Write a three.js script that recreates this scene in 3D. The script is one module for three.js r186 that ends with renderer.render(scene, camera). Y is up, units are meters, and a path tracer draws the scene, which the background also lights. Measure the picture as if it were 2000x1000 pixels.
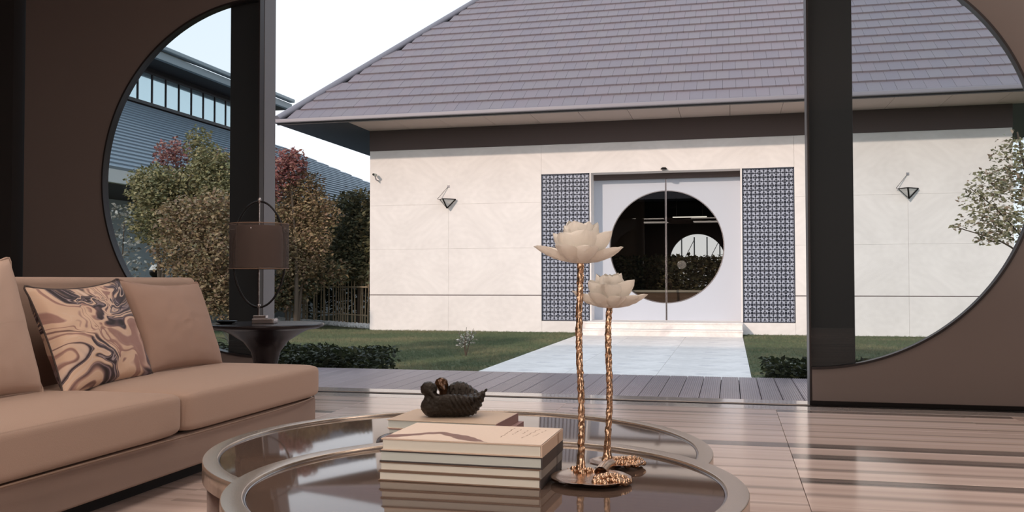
import * as THREE from 'three';
import { RoundedBoxGeometry } from 'three/addons/geometries/RoundedBoxGeometry.js';
import { mergeGeometries } from 'three/addons/utils/BufferGeometryUtils.js';
import { MarchingCubes } from 'three/addons/objects/MarchingCubes.js';
import { ImprovedNoise } from 'three/addons/math/ImprovedNoise.js';
import { RectAreaLightUniformsLib } from 'three/addons/lights/RectAreaLightUniformsLib.js';

// ---------------------------------------------------------------- camera, sky, sun, added lamps, exposure
const scene = new THREE.Scene();
const renderer = new THREE.WebGLRenderer({ antialias: true });
renderer.toneMapping = THREE.LinearToneMapping;
renderer.toneMappingExposure = 1.0;
renderer.shadowMap.enabled = true;
RectAreaLightUniformsLib.init();

const camera = new THREE.PerspectiveCamera(31.62, 2, 0.05, 300);
camera.position.set(0, 0.8, 0);
camera.rotation.set(THREE.MathUtils.degToRad(1.507), THREE.MathUtils.degToRad(13.577), -0.0017, 'YXZ');
scene.add(camera);

const SUN_DIR = new THREE.Vector3(-0.347, 0.378, 0.858).normalize();   // low evening sun, behind and left of the house
const SKY_GAIN = 1.12, SUN_POWER = 1.95, CEILING_FILL_POWER = 3.0, LANTERN_FILL_POWER = 10;
{
  const W = 256, H = 128, d = new Float32Array(W * H * 4);
  for (let j = 0; j < H; j++) for (let i = 0; i < W; i++) {
    const el = ((j + 0.5) / H - 0.5) * Math.PI, az = ((i + 0.5) / W - 0.5) * 2 * Math.PI;
    const dir = [Math.cos(el) * Math.cos(az), Math.sin(el), Math.cos(el) * Math.sin(az)];
    const s = Math.max(0, dir[0] * SUN_DIR.x + dir[1] * SUN_DIR.y + dir[2] * SUN_DIR.z);
    const t = Math.pow(Math.max(0, Math.sin(el)), 0.55), g = 0.18 * Math.pow(s, 6);
    const lo = [1.14, 1.13, 1.14], hi = [0.68, 0.84, 1.02];
    for (let c = 0; c < 3; c++) d[(j * W + i) * 4 + c] = el < 0 ? 0.32 : SKY_GAIN * (lo[c] * (1 - t) + hi[c] * t + g * [1.3, 0.95, 0.6][c]);
    d[(j * W + i) * 4 + 3] = 1;
  }
  const t = new THREE.DataTexture(d, W, H, THREE.RGBAFormat, THREE.FloatType);
  t.mapping = THREE.EquirectangularReflectionMapping; t.colorSpace = THREE.LinearSRGBColorSpace;
  t.magFilter = THREE.LinearFilter; t.minFilter = THREE.LinearFilter; t.wrapS = THREE.RepeatWrapping; t.needsUpdate = true;
  scene.background = t; scene.environment = t;
}
const sun = new THREE.DirectionalLight(new THREE.Color().setRGB(1, 0.81, 0.67), SUN_POWER);
sun.position.set(-1, 0, -18).addScaledVector(SUN_DIR, 60); sun.target.position.set(-1, 0, -18);
sun.castShadow = true; sun.shadow.radius = 3; sun.shadow.mapSize.set(4096, 4096);
Object.assign(sun.shadow.camera, { left: -30, right: 30, top: 30, bottom: -30, near: 1, far: 140 });
scene.add(sun, sun.target);
const CEILING_FILLS = [[-1.0, -4.4, 1.4], [2.4, -4.5, 1.4], [3.95, -1.6, 1.2], [-3.6, -1.6, 1.4], [-1.0, -1.6, 1.4], [-3.6, 1.4, 1.4], [-1.0, 1.4, 1.4]];   // square ceiling lights added to brighten the room: x, z, side

// ---------------------------------------------------------------- helpers
let seed = 20240611;
const rnd = () => { seed = (seed + 0x6D2B79F5) | 0; let t = Math.imul(seed ^ (seed >>> 15), 1 | seed); t = (t + Math.imul(t ^ (t >>> 7), 61 | t)) ^ t; return ((t ^ (t >>> 14)) >>> 0) / 4294967296; };
const rr = (a, b) => a + (b - a) * rnd();
const noise = new ImprovedNoise();
const N3 = (x, y, z) => noise.noise(x, y, z);
const fbm = (x, y, z, o = 4) => { let s = 0, a = 0.5; for (let i = 0; i < o; i++) { s += a * N3(x, y, z); x *= 2.03; y *= 2.03; z *= 2.03; a *= 0.5; } return s; };
const clamp = (x, a = 0, b = 1) => Math.min(b, Math.max(a, x));
const mix = (a, b, t) => a + (b - a) * t;
const sm = (a, b, x) => { const t = clamp((x - a) / (b - a)); return t * t * (3 - 2 * t); };
const V = (x, y, z) => new THREE.Vector3(x, y, z);

const used = new Map();
function numbered(n) { const k = used.get(n) || 0; used.set(n, k + 1); return k ? `${n}_${String(k).padStart(3, '0')}` : n; }
const origin = new Map();     // world position of every thing's base, so that parts can be written in world coordinates
function thing(name, label, category, pos = [0, 0, 0], group) {
  const o = new THREE.Group(); o.name = numbered(name); o.position.set(...pos);
  o.userData = { label, category }; if (group) o.userData.group = group;
  origin.set(o, V(...pos)); scene.add(o); return o;
}
function struct(name, pos = [0, 0, 0]) {
  const o = new THREE.Group(); o.name = numbered(name); o.position.set(...pos); o.userData = { kind: 'structure' };
  origin.set(o, V(...pos)); scene.add(o); return o;
}
function shadows(m) { m.castShadow = true; m.receiveShadow = true; return m; }
// a part: geometry given in world coordinates
function part(name, geo, mat, parent, extra) {
  if (Array.isArray(geo)) geo = merge(geo);
  const at = origin.get(parent); geo.translate(-at.x, -at.y, -at.z);
  const m = shadows(new THREE.Mesh(geo, mat)); m.name = name; origin.set(m, at);
  if (extra) Object.assign(m.userData, extra);
  parent.add(m); return m;
}
// a piece that shares its geometry with others: placed at a world position
function piece(name, geo, mat, parent, pos, rot) {
  const at = origin.get(parent); const m = shadows(new THREE.Mesh(geo, mat)); m.name = name;
  m.position.set(pos[0] - at.x, pos[1] - at.y, pos[2] - at.z); if (rot) m.rotation.set(...rot);
  parent.add(m); return m;
}
// a thing or a piece of the setting that is one mesh; geometry in world coordinates
function single(name, geo, mat, data, pos = [0, 0, 0]) {
  if (Array.isArray(geo)) geo = merge(geo);
  geo.translate(-pos[0], -pos[1], -pos[2]);
  const m = shadows(new THREE.Mesh(geo, mat)); m.name = numbered(name); m.position.set(...pos); m.userData = data; scene.add(m); return m;
}
const STRUCT = { kind: 'structure' };
function merge(list) {
  const clean = list.map((g) => { g = g.index ? g.toNonIndexed() : g; for (const k of Object.keys(g.attributes)) if (!['position', 'normal', 'uv', 'color'].includes(k)) g.deleteAttribute(k); return g; });
  const col = clean.some((g) => g.attributes.color);
  for (const g of clean) {
    if (!g.attributes.uv) g.setAttribute('uv', new THREE.BufferAttribute(new Float32Array(g.attributes.position.count * 2), 2));
    if (col && !g.attributes.color) g.setAttribute('color', new THREE.BufferAttribute(new Float32Array(g.attributes.position.count * 3).fill(1), 3));
  }
  return mergeGeometries(clean);
}
// uv in metres from position and normal
function boxUV(g, s = 1) {
  const p = g.attributes.position, n = g.attributes.normal, uv = new Float32Array(p.count * 2);
  for (let i = 0; i < p.count; i++) {
    const ax = Math.abs(n.getX(i)), ay = Math.abs(n.getY(i)), az = Math.abs(n.getZ(i));
    let u, v;
    if (ay >= ax && ay >= az) { u = p.getX(i); v = p.getZ(i); } else if (ax >= az) { u = p.getZ(i); v = p.getY(i); } else { u = p.getX(i); v = p.getY(i); }
    uv[2 * i] = u * s; uv[2 * i + 1] = v * s;
  }
  g.setAttribute('uv', new THREE.BufferAttribute(uv, 2)); return g;
}
// axis-aligned box from its two corners, edges slightly rounded when r > 0
function bx(x0, x1, y0, y1, z0, z1, r = 0, seg = 2) {
  const w = Math.abs(x1 - x0), h = Math.abs(y1 - y0), d = Math.abs(z1 - z0);
  const g = r > 0 ? new RoundedBoxGeometry(w, h, d, seg, Math.min(r, w / 2.01, h / 2.01, d / 2.01)) : new THREE.BoxGeometry(w, h, d);
  g.translate((x0 + x1) / 2, (y0 + y1) / 2, (z0 + z1) / 2);
  return boxUV(g);
}
function tube(pts, r, seg = 24, rad = 8, closed = false) {
  return new THREE.TubeGeometry(new THREE.CatmullRomCurve3(pts.map((p) => Array.isArray(p) ? V(...p) : p), closed), seg, r, rad, closed);
}
function bar(a, b, r, rad = 6) {   // straight round bar
  const A = V(...a), B = V(...b), g = new THREE.CylinderGeometry(r, r, A.distanceTo(B), rad);
  g.applyQuaternion(new THREE.Quaternion().setFromUnitVectors(V(0, 1, 0), B.clone().sub(A).normalize()));
  const m = A.add(B).multiplyScalar(0.5); g.translate(m.x, m.y, m.z); return g;
}
function taper(pts, r0, r1, rad = 7) {   // tapering limb through points
  const c = new THREE.CatmullRomCurve3(pts.map((p) => V(...p))), n = pts.length * 5, g = new THREE.TubeGeometry(c, n, 1, rad), p = g.attributes.position;
  for (let i = 0; i <= n; i++) { const q = c.getPointAt(i / n), r = mix(r0, r1, i / n); for (let j = 0; j <= rad; j++) { const k = i * (rad + 1) + j; p.setXYZ(k, q.x + (p.getX(k) - q.x) * r, q.y + (p.getY(k) - q.y) * r, q.z + (p.getZ(k) - q.z) * r); } }
  g.computeVertexNormals(); return g;
}
function lathe(profile, seg, x, y, z) { const g = new THREE.LatheGeometry(profile.map((p) => new THREE.Vector2(...p)), seg); g.translate(x, y, z); return g; }
function param(f, nu, nv) {        // f(u, v) -> [x, y, z]
  const pos = [], uv = [], idx = [];
  for (let j = 0; j <= nv; j++) for (let i = 0; i <= nu; i++) { pos.push(...f(i / nu, j / nv)); uv.push(i / nu, j / nv); }
  for (let j = 0; j < nv; j++) for (let i = 0; i < nu; i++) { const a = j * (nu + 1) + i, b = a + 1, c = a + nu + 1, e = c + 1; idx.push(a, b, e, a, e, c); }
  const g = new THREE.BufferGeometry(); g.setAttribute('position', new THREE.Float32BufferAttribute(pos, 3)); g.setAttribute('uv', new THREE.Float32BufferAttribute(uv, 2)); g.setIndex(idx); g.computeVertexNormals(); return g;
}
function sdf(f, c, half, n) {      // surface of a smooth distance field, in a cube of half-size `half` around c
  const mc = new MarchingCubes(n, new THREE.MeshStandardMaterial(), false, false, 160000); mc.isolation = 0;
  const hs = n / 2;
  for (let z = 0; z < n; z++) for (let y = 0; y < n; y++) for (let x = 0; x < n; x++) mc.field[x + y * n + z * n * n] = -f(c[0] + (x - hs) / hs * half, c[1] + (y - hs) / hs * half, c[2] + (z - hs) / hs * half) / half;
  mc.update();
  const g = new THREE.BufferGeometry(), p = new Float32Array(mc.positionArray.slice(0, mc.count * 3)), q = new Float32Array(mc.normalArray.slice(0, mc.count * 3));
  for (let i = 0; i < p.length; i += 3) for (let k = 0; k < 3; k++) p[i + k] = c[k] + p[i + k] * half;
  g.setAttribute('position', new THREE.BufferAttribute(p, 3)); g.setAttribute('normal', new THREE.BufferAttribute(q, 3)); return g;
}
const smin = (a, b, k) => { const h = clamp(0.5 + 0.5 * (b - a) / k); return mix(b, a, h) - k * h * (1 - h); };
const ell = (x, y, z, c, r) => { const a = (x - c[0]) / r[0], b = (y - c[1]) / r[1], d = (z - c[2]) / r[2], k = Math.hypot(a, b, d); return (k - 1) * Math.min(...r) * 0.9; };
const cap = (x, y, z, a, b, ra, rb) => { const d = [b[0] - a[0], b[1] - a[1], b[2] - a[2]], t = clamp(((x - a[0]) * d[0] + (y - a[1]) * d[1] + (z - a[2]) * d[2]) / (d[0] ** 2 + d[1] ** 2 + d[2] ** 2)); return Math.hypot(x - a[0] - t * d[0], y - a[1] - t * d[1], z - a[2] - t * d[2]) - mix(ra, rb, t); };
function tex(w, h, f, srgb = true) {   // f(u, v) -> [r, g, b] in 0..255, or one grey number
  const d = new Uint8Array(w * h * 4);
  for (let j = 0; j < h; j++) for (let i = 0; i < w; i++) { const c = f((i + 0.5) / w, (j + 0.5) / h), k = (j * w + i) * 4; for (let e = 0; e < 3; e++) d[k + e] = clamp(Array.isArray(c) ? c[e] : c, 0, 255); d[k + 3] = 255; }
  const t = new THREE.DataTexture(d, w, h, THREE.RGBAFormat); t.wrapS = t.wrapT = THREE.RepeatWrapping; t.magFilter = THREE.LinearFilter; t.minFilter = THREE.LinearMipmapLinearFilter; t.generateMipmaps = true;
  if (srgb) t.colorSpace = THREE.SRGBColorSpace; t.needsUpdate = true; return t;
}
const rep = (t, x, y) => { const c = t.clone(); c.repeat.set(x, y); c.needsUpdate = true; return c; };
const lin = (r, g, b) => new THREE.Color().setRGB(r, g, b);
const std = (color, roughness = 0.7, o = {}) => new THREE.MeshStandardMaterial({ color, roughness, metalness: 0, ...o });
const phy = (color, roughness = 0.7, o = {}) => new THREE.MeshPhysicalMaterial({ color, roughness, metalness: 0, ...o });
// tileable noise on the unit square
const tn = (u, v, f, z = 0) => { const a = u * 2 * Math.PI, b = v * 2 * Math.PI, r = f / (2 * Math.PI); return N3(Math.cos(a) * r + 7, Math.sin(a) * r + 3 + Math.cos(b) * r * 1.3, Math.sin(b) * r * 1.3 + z); };

// ---------------------------------------------------------------- materials
const T = {};
T.grain = tex(256, 256, (u, v) => 128 + 90 * tn(u, v, 90, 1) + 60 * tn(u, v, 30, 5), false);
T.weave = tex(256, 256, (u, v) => 128 + 60 * Math.sin(u * 2 * Math.PI * 64) * Math.sin(v * 2 * Math.PI * 64) + 50 * tn(u, v, 60, 2), false);
// veined stone: long strips of beige, rose grey and brown along u
T.stone = tex(1024, 1024, (u, v) => {
  const w = v + 0.006 * N3(u * 3, v * 8, 1) + 0.0015 * N3(u * 14, v * 30, 2);
  const a = N3(3.1, w * 12, 0.5), b = N3(u * 0.5, w * 34, 4.2), c = N3(u * 2, w * 150, 8.1), f = fbm(u * 10, v * 160, 3, 3);
  let t = 0.5 + 0.62 * a + 0.26 * b + 0.10 * c + 0.05 * f;
  const dark = sm(0.12, 0.50, N3(1.7 + u * 0.25, w * 13, 9.4)) * 0.42 + sm(0.30, 0.5, N3(u * 0.4, w * 40, 5.5)) * 0.16;
  t = clamp(t); const k = 1 - dark;
  return [mix(186, 230, t) * k, mix(166, 211, t) * k * 0.985, mix(157, 203, t) * k * 0.98];
});
T.plaster = tex(512, 512, (u, v) => { const n = 6 * tn(u, v, 5, 1) + 5 * tn(u, v, 24, 3); return [243 + n, 237 + n, 234 + n]; });
T.path = tex(512, 512, (u, v) => { const n = 14 * tn(u, v, 4, 6) + 9 * tn(u, v, 18, 2) + 8 * tn(u, v, 70, 2), s = sm(0.25, 0.5, tn(u, v, 7, 11)) * 16; return [238 + n - s, 231 + n - s, 226 + n - s * 0.9]; });
T.turf = tex(512, 512, (u, v) => { const n = tn(u, v, 9, 1) + 0.6 * tn(u, v, 40, 5), d = sm(0.1, 0.5, tn(u, v, 6, 9)); return [mix(62, 92, 0.5 + 0.5 * n) + 14 * d, mix(74, 92, 0.5 + 0.5 * n) + 4 * d, mix(46, 58, 0.5 + 0.5 * n)]; });
T.decking = tex(256, 256, (u, v) => { const n = 12 * tn(u, v, 30, 3) + 8 * N3(u * 4, v * 70, 2); return [178 + n, 168 + n, 170 + n]; });
T.marble = tex(768, 768, (u, v) => {   // poured-paint swirls printed on the pillow
  let x = u * 1.25 + 0.3, y = v * 1.25 + 4.1;
  for (let i = 0; i < 3; i++) { const dx = fbm(x * 0.9 + 3.1 * i, y * 0.9 + 1.7, 2.2 + i, 3), dy = fbm(x * 0.9 + 8.2, y * 0.9 + 5.1 * i, 6.4 + i, 3); x += dx * 1.25; y += dy * 1.25; }
  const s = fbm(x * 1.0, y * 1.0, 1.5, 3), rings = 0.5 + 0.5 * Math.sin(s * 40), fine = 0.5 + 0.5 * Math.sin(s * 112 + 5 * N3(x * 3, y * 3, 4));
  const cream = [208, 176, 152], rose = [140, 100, 92], plum = [92, 74, 84], dark = [40, 28, 30], paper = [214, 198, 188];
  const m = sm(-0.16, 0.14, fbm(x * 0.7 + 9, y * 0.7, 3.3, 2) + 0.16 * (u - 0.35) - 0.22 * (v - 0.5)), mixc = (a, b, t) => a.map((q, i) => mix(q, b[i], t));
  let c = mixc(cream, rose, sm(0.55, 0.95, rings) * 0.8);
  c = mixc(c, mixc(dark, plum, fine * 0.9), sm(0.22, 0.55, rings * m + 0.30 * m));
  c = mixc(c, paper, sm(0.82, 0.96, fine) * 0.5 * (0.2 + m));
  c = mixc(c, dark, sm(0.24, 0.30, Math.abs(s)) * 0.8);
  return c;
});
const M = {
  plaster: std(0xffffff, 0.85, { map: rep(T.plaster, 0.35, 0.35), bumpMap: rep(T.grain, 1.5, 1.5), bumpScale: 0.002 }),
  soffit: std(lin(0.62, 0.50, 0.46), 0.8),
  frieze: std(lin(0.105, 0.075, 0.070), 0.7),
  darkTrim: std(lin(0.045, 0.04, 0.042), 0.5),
  zinc: std(lin(0.235, 0.22, 0.245), 0.45, { metalness: 0.2 }),
  tile: [lin(0.205, 0.176, 0.196), lin(0.213, 0.180, 0.200), lin(0.200, 0.174, 0.197), lin(0.210, 0.183, 0.200)].map((c) => std(c, 0.62, { bumpMap: rep(T.grain, 3, 3), bumpScale: 0.003 })),
  tileMix: std(0xffffff, 0.62, { vertexColors: true }),
  lattice: std(lin(0.43, 0.465, 0.57), 0.45),
  latticeDark: std(lin(0.018, 0.024, 0.045), 0.5),
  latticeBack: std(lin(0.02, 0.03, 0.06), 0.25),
  doorWhite: std(lin(0.56, 0.59, 0.66), 0.5),
  pavGlass: phy(lin(0.52, 0.51, 0.48), 0.0, { transmission: 1, ior: 1.5 }),
  glass: phy(lin(0.80, 0.86, 0.885), 0.0, { transmission: 1, ior: 1.5 }),
  lacquer: phy(lin(0.120, 0.092, 0.084), 0.3, { clearcoat: 0.8, clearcoatRoughness: 0.14 }),
  bronze: std(lin(0.028, 0.022, 0.022), 0.35, { metalness: 0.6 }),
  columnMetal: std(lin(0.011, 0.010, 0.011), 0.6),
  columnSkylit: std(lin(0.15, 0.14, 0.15), 0.45),  // lighter copy of the column metal, skylight painted into it
  darkWall: std(lin(0.010, 0.007, 0.007), 0.7),
  roomWall: std(lin(0.052, 0.040, 0.036), 0.8),
  ceiling: std(lin(0.10, 0.075, 0.065), 0.85),
  path: std(0xffffff, 0.8, { map: rep(T.path, 0.3, 0.3), bumpMap: rep(T.grain, 2, 2), bumpScale: 0.002 }),
  turf: std(0xffffff, 0.95, { map: rep(T.turf, 0.25, 0.25) }),
  earth: std(lin(0.10, 0.075, 0.055), 0.95),
  deck: std(0xffffff, 0.3, { map: rep(T.decking, 1.5, 1.5) }),
  stone: phy(0xffffff, 0.14, { map: T.stone }),
  sill: phy(lin(0.42, 0.36, 0.34), 0.15, { clearcoat: 0.5, clearcoatRoughness: 0.05 }),
  fabric: phy(lin(0.37, 0.255, 0.20), 0.9, { bumpMap: rep(T.weave, 6, 6), bumpScale: 0.0008, sheen: 0.25, sheenRoughness: 0.6, sheenColor: lin(0.8, 0.65, 0.55) }),
  fabricShaded: phy(lin(0.28, 0.20, 0.165), 0.9, { bumpMap: rep(T.weave, 6, 6), bumpScale: 0.0008 }),  // darker copy of the sofa fabric, shade painted into the base
  fabricPale: phy(lin(0.47, 0.33, 0.265), 0.9, { bumpMap: rep(T.weave, 6, 6), bumpScale: 0.0008, sheen: 0.25, sheenRoughness: 0.6, sheenColor: lin(0.8, 0.7, 0.6) }),
  fabricTan: phy(lin(0.33, 0.21, 0.16), 0.8, { bumpMap: rep(T.weave, 5, 5), bumpScale: 0.0006, sheen: 0.35, sheenRoughness: 0.5, sheenColor: lin(0.8, 0.65, 0.55) }),
  marble: phy(0xffffff, 0.65, { map: T.marble, sheen: 0.3, sheenRoughness: 0.5, sheenColor: lin(0.7, 0.6, 0.55) }),
  piping: std(lin(0.06, 0.04, 0.035), 0.7),
  tableTop: phy(lin(0.105, 0.070, 0.055), 0.05, { specularIntensity: 1 }),
  tableRim: phy(lin(0.56, 0.46, 0.38), 0.24, { metalness: 0.75 }),
  tableDrum: phy(lin(0.075, 0.038, 0.028), 0.25, { clearcoat: 0.5, clearcoatRoughness: 0.1 }),
  gold: std(lin(0.60, 0.40, 0.27), 0.27, { metalness: 1 }),
  goldLeaf: std(lin(0.54, 0.36, 0.25), 0.24, { metalness: 1 }),
  petal: phy(lin(0.93, 0.885, 0.82), 0.5, { transmission: 0.28, thickness: 0, bumpMap: rep(T.grain, 1, 1), bumpScale: 0.0006 }),
  duck: std(lin(0.026, 0.019, 0.014), 0.3, { metalness: 0.55, bumpMap: rep(T.grain, 2, 2), bumpScale: 0.002 }),
  duckHead: std(lin(0.075, 0.034, 0.016), 0.25, { metalness: 0.5 }),
  pages: std(lin(0.74, 0.70, 0.62), 0.85),
  pagesGrey: std(lin(0.60, 0.62, 0.58), 0.85),
  coverTan: std(lin(0.62, 0.46, 0.36), 0.6), coverDark: std(lin(0.05, 0.038, 0.036), 0.55), coverBrown: std(lin(0.20, 0.125, 0.085), 0.6), coverGrey: std(lin(0.22, 0.20, 0.185), 0.6), coverRose: std(lin(0.30, 0.17, 0.16), 0.6), coverSand: std(lin(0.56, 0.43, 0.33), 0.6),
  walnut: phy(lin(0.014, 0.010, 0.011), 0.26, { specularIntensity: 0.5 }),
  shade: phy(lin(0.13, 0.08, 0.064), 0.9, { transmission: 0.25, thickness: 0, side: THREE.DoubleSide, bumpMap: rep(T.weave, 4, 4), bumpScale: 0.0006 }),
  sheer: phy(lin(0.075, 0.052, 0.045), 0.9, { transparent: true, opacity: 0.62, side: THREE.DoubleSide }),
  steel: std(lin(0.34, 0.31, 0.31), 0.22, { metalness: 0.9 }),
  blackMetal: std(lin(0.012, 0.010, 0.010), 0.3, { metalness: 0.7 }),
  frosted: phy(lin(0.75, 0.75, 0.74), 0.4, { transmission: 0.5, thickness: 0 }),
  glow: std(lin(0.9, 0.85, 0.8), 0.6, { emissive: lin(1, 0.86, 0.74), emissiveIntensity: 2.5 }),
  bark: std(lin(0.10, 0.075, 0.055), 0.9), cane: std(lin(0.42, 0.33, 0.22), 0.7),
  leaf: phy(0xffffff, 0.75, { transmission: 0.25, thickness: 0, side: THREE.DoubleSide }),
  blade: std(0xffffff, 0.8, { side: THREE.DoubleSide }),
  pebble: std(lin(0.88, 0.88, 0.88), 0.8),
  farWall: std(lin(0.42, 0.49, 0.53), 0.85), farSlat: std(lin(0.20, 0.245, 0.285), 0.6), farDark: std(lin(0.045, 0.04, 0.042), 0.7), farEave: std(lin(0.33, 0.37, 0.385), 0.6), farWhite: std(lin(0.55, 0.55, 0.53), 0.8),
  farPane: std(lin(0.62, 0.76, 0.80), 0.06, { metalness: 0.75 }),
};
const G0 = -0.43;     // garden level; the room's floor is 0
const AX = -1.45;     // the axis both moon doors share

// ================================================================ THE ROOM
{
  // ---- floor of veined stone slabs
  const fl = struct('floor');
  part('screed', bx(-6.6, 4.8, -0.45, -0.022, -6.0, 3.7), M.sill, fl);
  const geos = [];
  for (let k = 0; k < 8; k++) {
    const g = new RoundedBoxGeometry(1.308, 0.02, 0.652, 1, 0.0015), p = g.attributes.position, uv = new Float32Array(p.count * 2);
    for (let i = 0; i < p.count; i++) { uv[2 * i] = p.getX(i) / 2.6 + k * 0.37; uv[2 * i + 1] = p.getZ(i) / 2.0 + k * 0.271; }
    g.setAttribute('uv', new THREE.BufferAttribute(uv, 2)); geos.push(g);
  }
  const zs = [-5.486]; while (zs[zs.length - 1] < 3) zs.push(zs[zs.length - 1] + 0.655);
  let n = 0;
  for (const z of zs) for (let x = 0.266 + 0.655 - 1.31 * 6; x < 4.6; x += 1.31) { if (x < -6.4) continue; piece('floor_slab', geos[(n * 5 + (n % 3) * 2 + Math.floor(rnd() * 2)) % 8], M.stone, fl, [x, -0.0105, z]); n++; }
  // ---- stone sill and sliding track in front of the deck
  const sl = struct('threshold');
  part('sill_strip', bx(-6.6, 4.8, -0.4, 0.0, -5.985, -5.815, 0.002), M.sill, sl);
  part('outer_sill', bx(-6.6, 4.8, -0.4, 0.0, -6.26, -6.085, 0.002), M.sill, sl);
  part('track', [bx(-6.6, 4.8, -0.4, -0.012, -6.085, -5.985), bx(-6.6, 4.8, -0.02, -0.001, -6.04, -6.03)], M.bronze, sl);
  // ---- walls and ceiling (with thickness, closed but for the moon doors)
  single('wall_left', bx(-6.85, -6.5, 0, 3.6, -6.4, 3.7), M.roomWall, STRUCT);
  single('wall_right', bx(4.7, 5.05, 0, 3.6, -6.4, 3.7), M.roomWall, STRUCT);
  single('wall_back', bx(-6.85, 5.05, 0, 3.6, 3.6, 3.95), M.roomWall, STRUCT);
  single('ceiling', bx(-6.85, 5.05, 3.6, 3.85, -6.4, 3.95), M.ceiling, STRUCT);
  const wf = struct('wall_front');
  part('side_wall', bx(-6.5, -5.46, 0, 3.6, -6.34, -5.94), M.darkWall, wf);
  part('side_wall', bx(2.58, 4.7, 0, 3.6, -6.34, -6.08), M.darkWall, wf);
  part('lintel', bx(-5.46, 2.58, 3.26, 3.6, -6.34, -6.08), M.darkWall, wf);
  // ---- own low hipped roof, invented to shape the sunlight, seen only in reflections
  const rf = struct('roof');
  const A = [-7.2, 3.9, 4.4], B = [5.4, 3.9, 4.4], C = [5.4, 3.9, -6.9], D = [-7.2, 3.9, -6.9], E1 = [-4.2, 4.9, -1.2], E2 = [2.4, 4.9, -1.2];
  const g = new THREE.BufferGeometry();
  g.setAttribute('position', new THREE.Float32BufferAttribute([D, C, E2, D, E2, E1, C, B, E2, B, A, E1, B, E1, E2, A, D, E1, D, A, B, D, B, C].flat(), 3)); g.computeVertexNormals();
  part('added_roof_shell', g, M.tile[0], rf);
  part('eave_board', [bx(-7.25, 5.45, 3.86, 3.95, -6.96, -6.86), bx(-7.25, 5.45, 3.86, 3.95, 4.36, 4.46), bx(-7.25, -7.15, 3.86, 3.95, -6.9, 4.4), bx(5.35, 5.45, 3.86, 3.95, -6.9, 4.4)], M.darkTrim, rf);
  part('eave_soffit', bx(-7.2, 5.4, 3.855, 3.875, -6.9, 4.4), M.darkTrim, rf);
}
// ---- unseen ceiling lights, added to brighten the room
for (const [x, z, s] of CEILING_FILLS) {
  const t = thing('added_ceiling_light', 'added square ceiling light, out of view, warming and brightening the room', 'light', [x, 3.6, z], 'added square ceiling lights');
  const f = s / 2;
  part('frame', [bx(x - f - 0.04, x + f + 0.04, 3.56, 3.599, z - f - 0.04, z - f), bx(x - f - 0.04, x + f + 0.04, 3.56, 3.599, z + f, z + f + 0.04), bx(x - f - 0.04, x - f, 3.56, 3.599, z - f, z + f), bx(x + f, x + f + 0.04, 3.56, 3.599, z - f, z + f)], M.bronze, t);
  part('diffuser', bx(x - f, x + f, 3.58, 3.598, z - f, z + f), M.glow, t);
  const l = new THREE.RectAreaLight(new THREE.Color().setRGB(1, 0.88, 0.79), CEILING_FILL_POWER, s, s); l.position.set(0, -0.05, 0); l.rotation.x = -Math.PI / 2; t.add(l);
}
// ---- floor lanterns added behind and right of the viewer as fill for the room
for (const [x, z, label] of [[0.25, 1.7, 'added fill lantern behind the viewer, nearer the middle of the room'], [-2.3, 2.1, 'added fill lantern behind the viewer, nearer the left wall'], [4.2, -1.8, 'added fill lantern out of view beside the right wall of the room']]) {
  const t = thing('added_floor_lamp', label, 'lamp', [x, 0, z]);
  part('base', lathe([[0.16, 0.0], [0.16, 0.015], [0.02, 0.03], [0, 0.03]], 32, x, 0, z), M.bronze, t); part('pole', bar([x, 0.02, z], [x, 1.32, z], 0.012, 10), M.bronze, t);
  const g = new THREE.SphereGeometry(0.22, 32, 20); g.scale(1, 0.92, 1); g.translate(x, 1.52, z); part('lantern', g, M.glow, t);
  const l = new THREE.PointLight(new THREE.Color().setRGB(1, 0.88, 0.79), LANTERN_FILL_POWER); l.position.set(0, 1.52, 0); l.castShadow = true; l.shadow.radius = 10; t.add(l);
}
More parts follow.
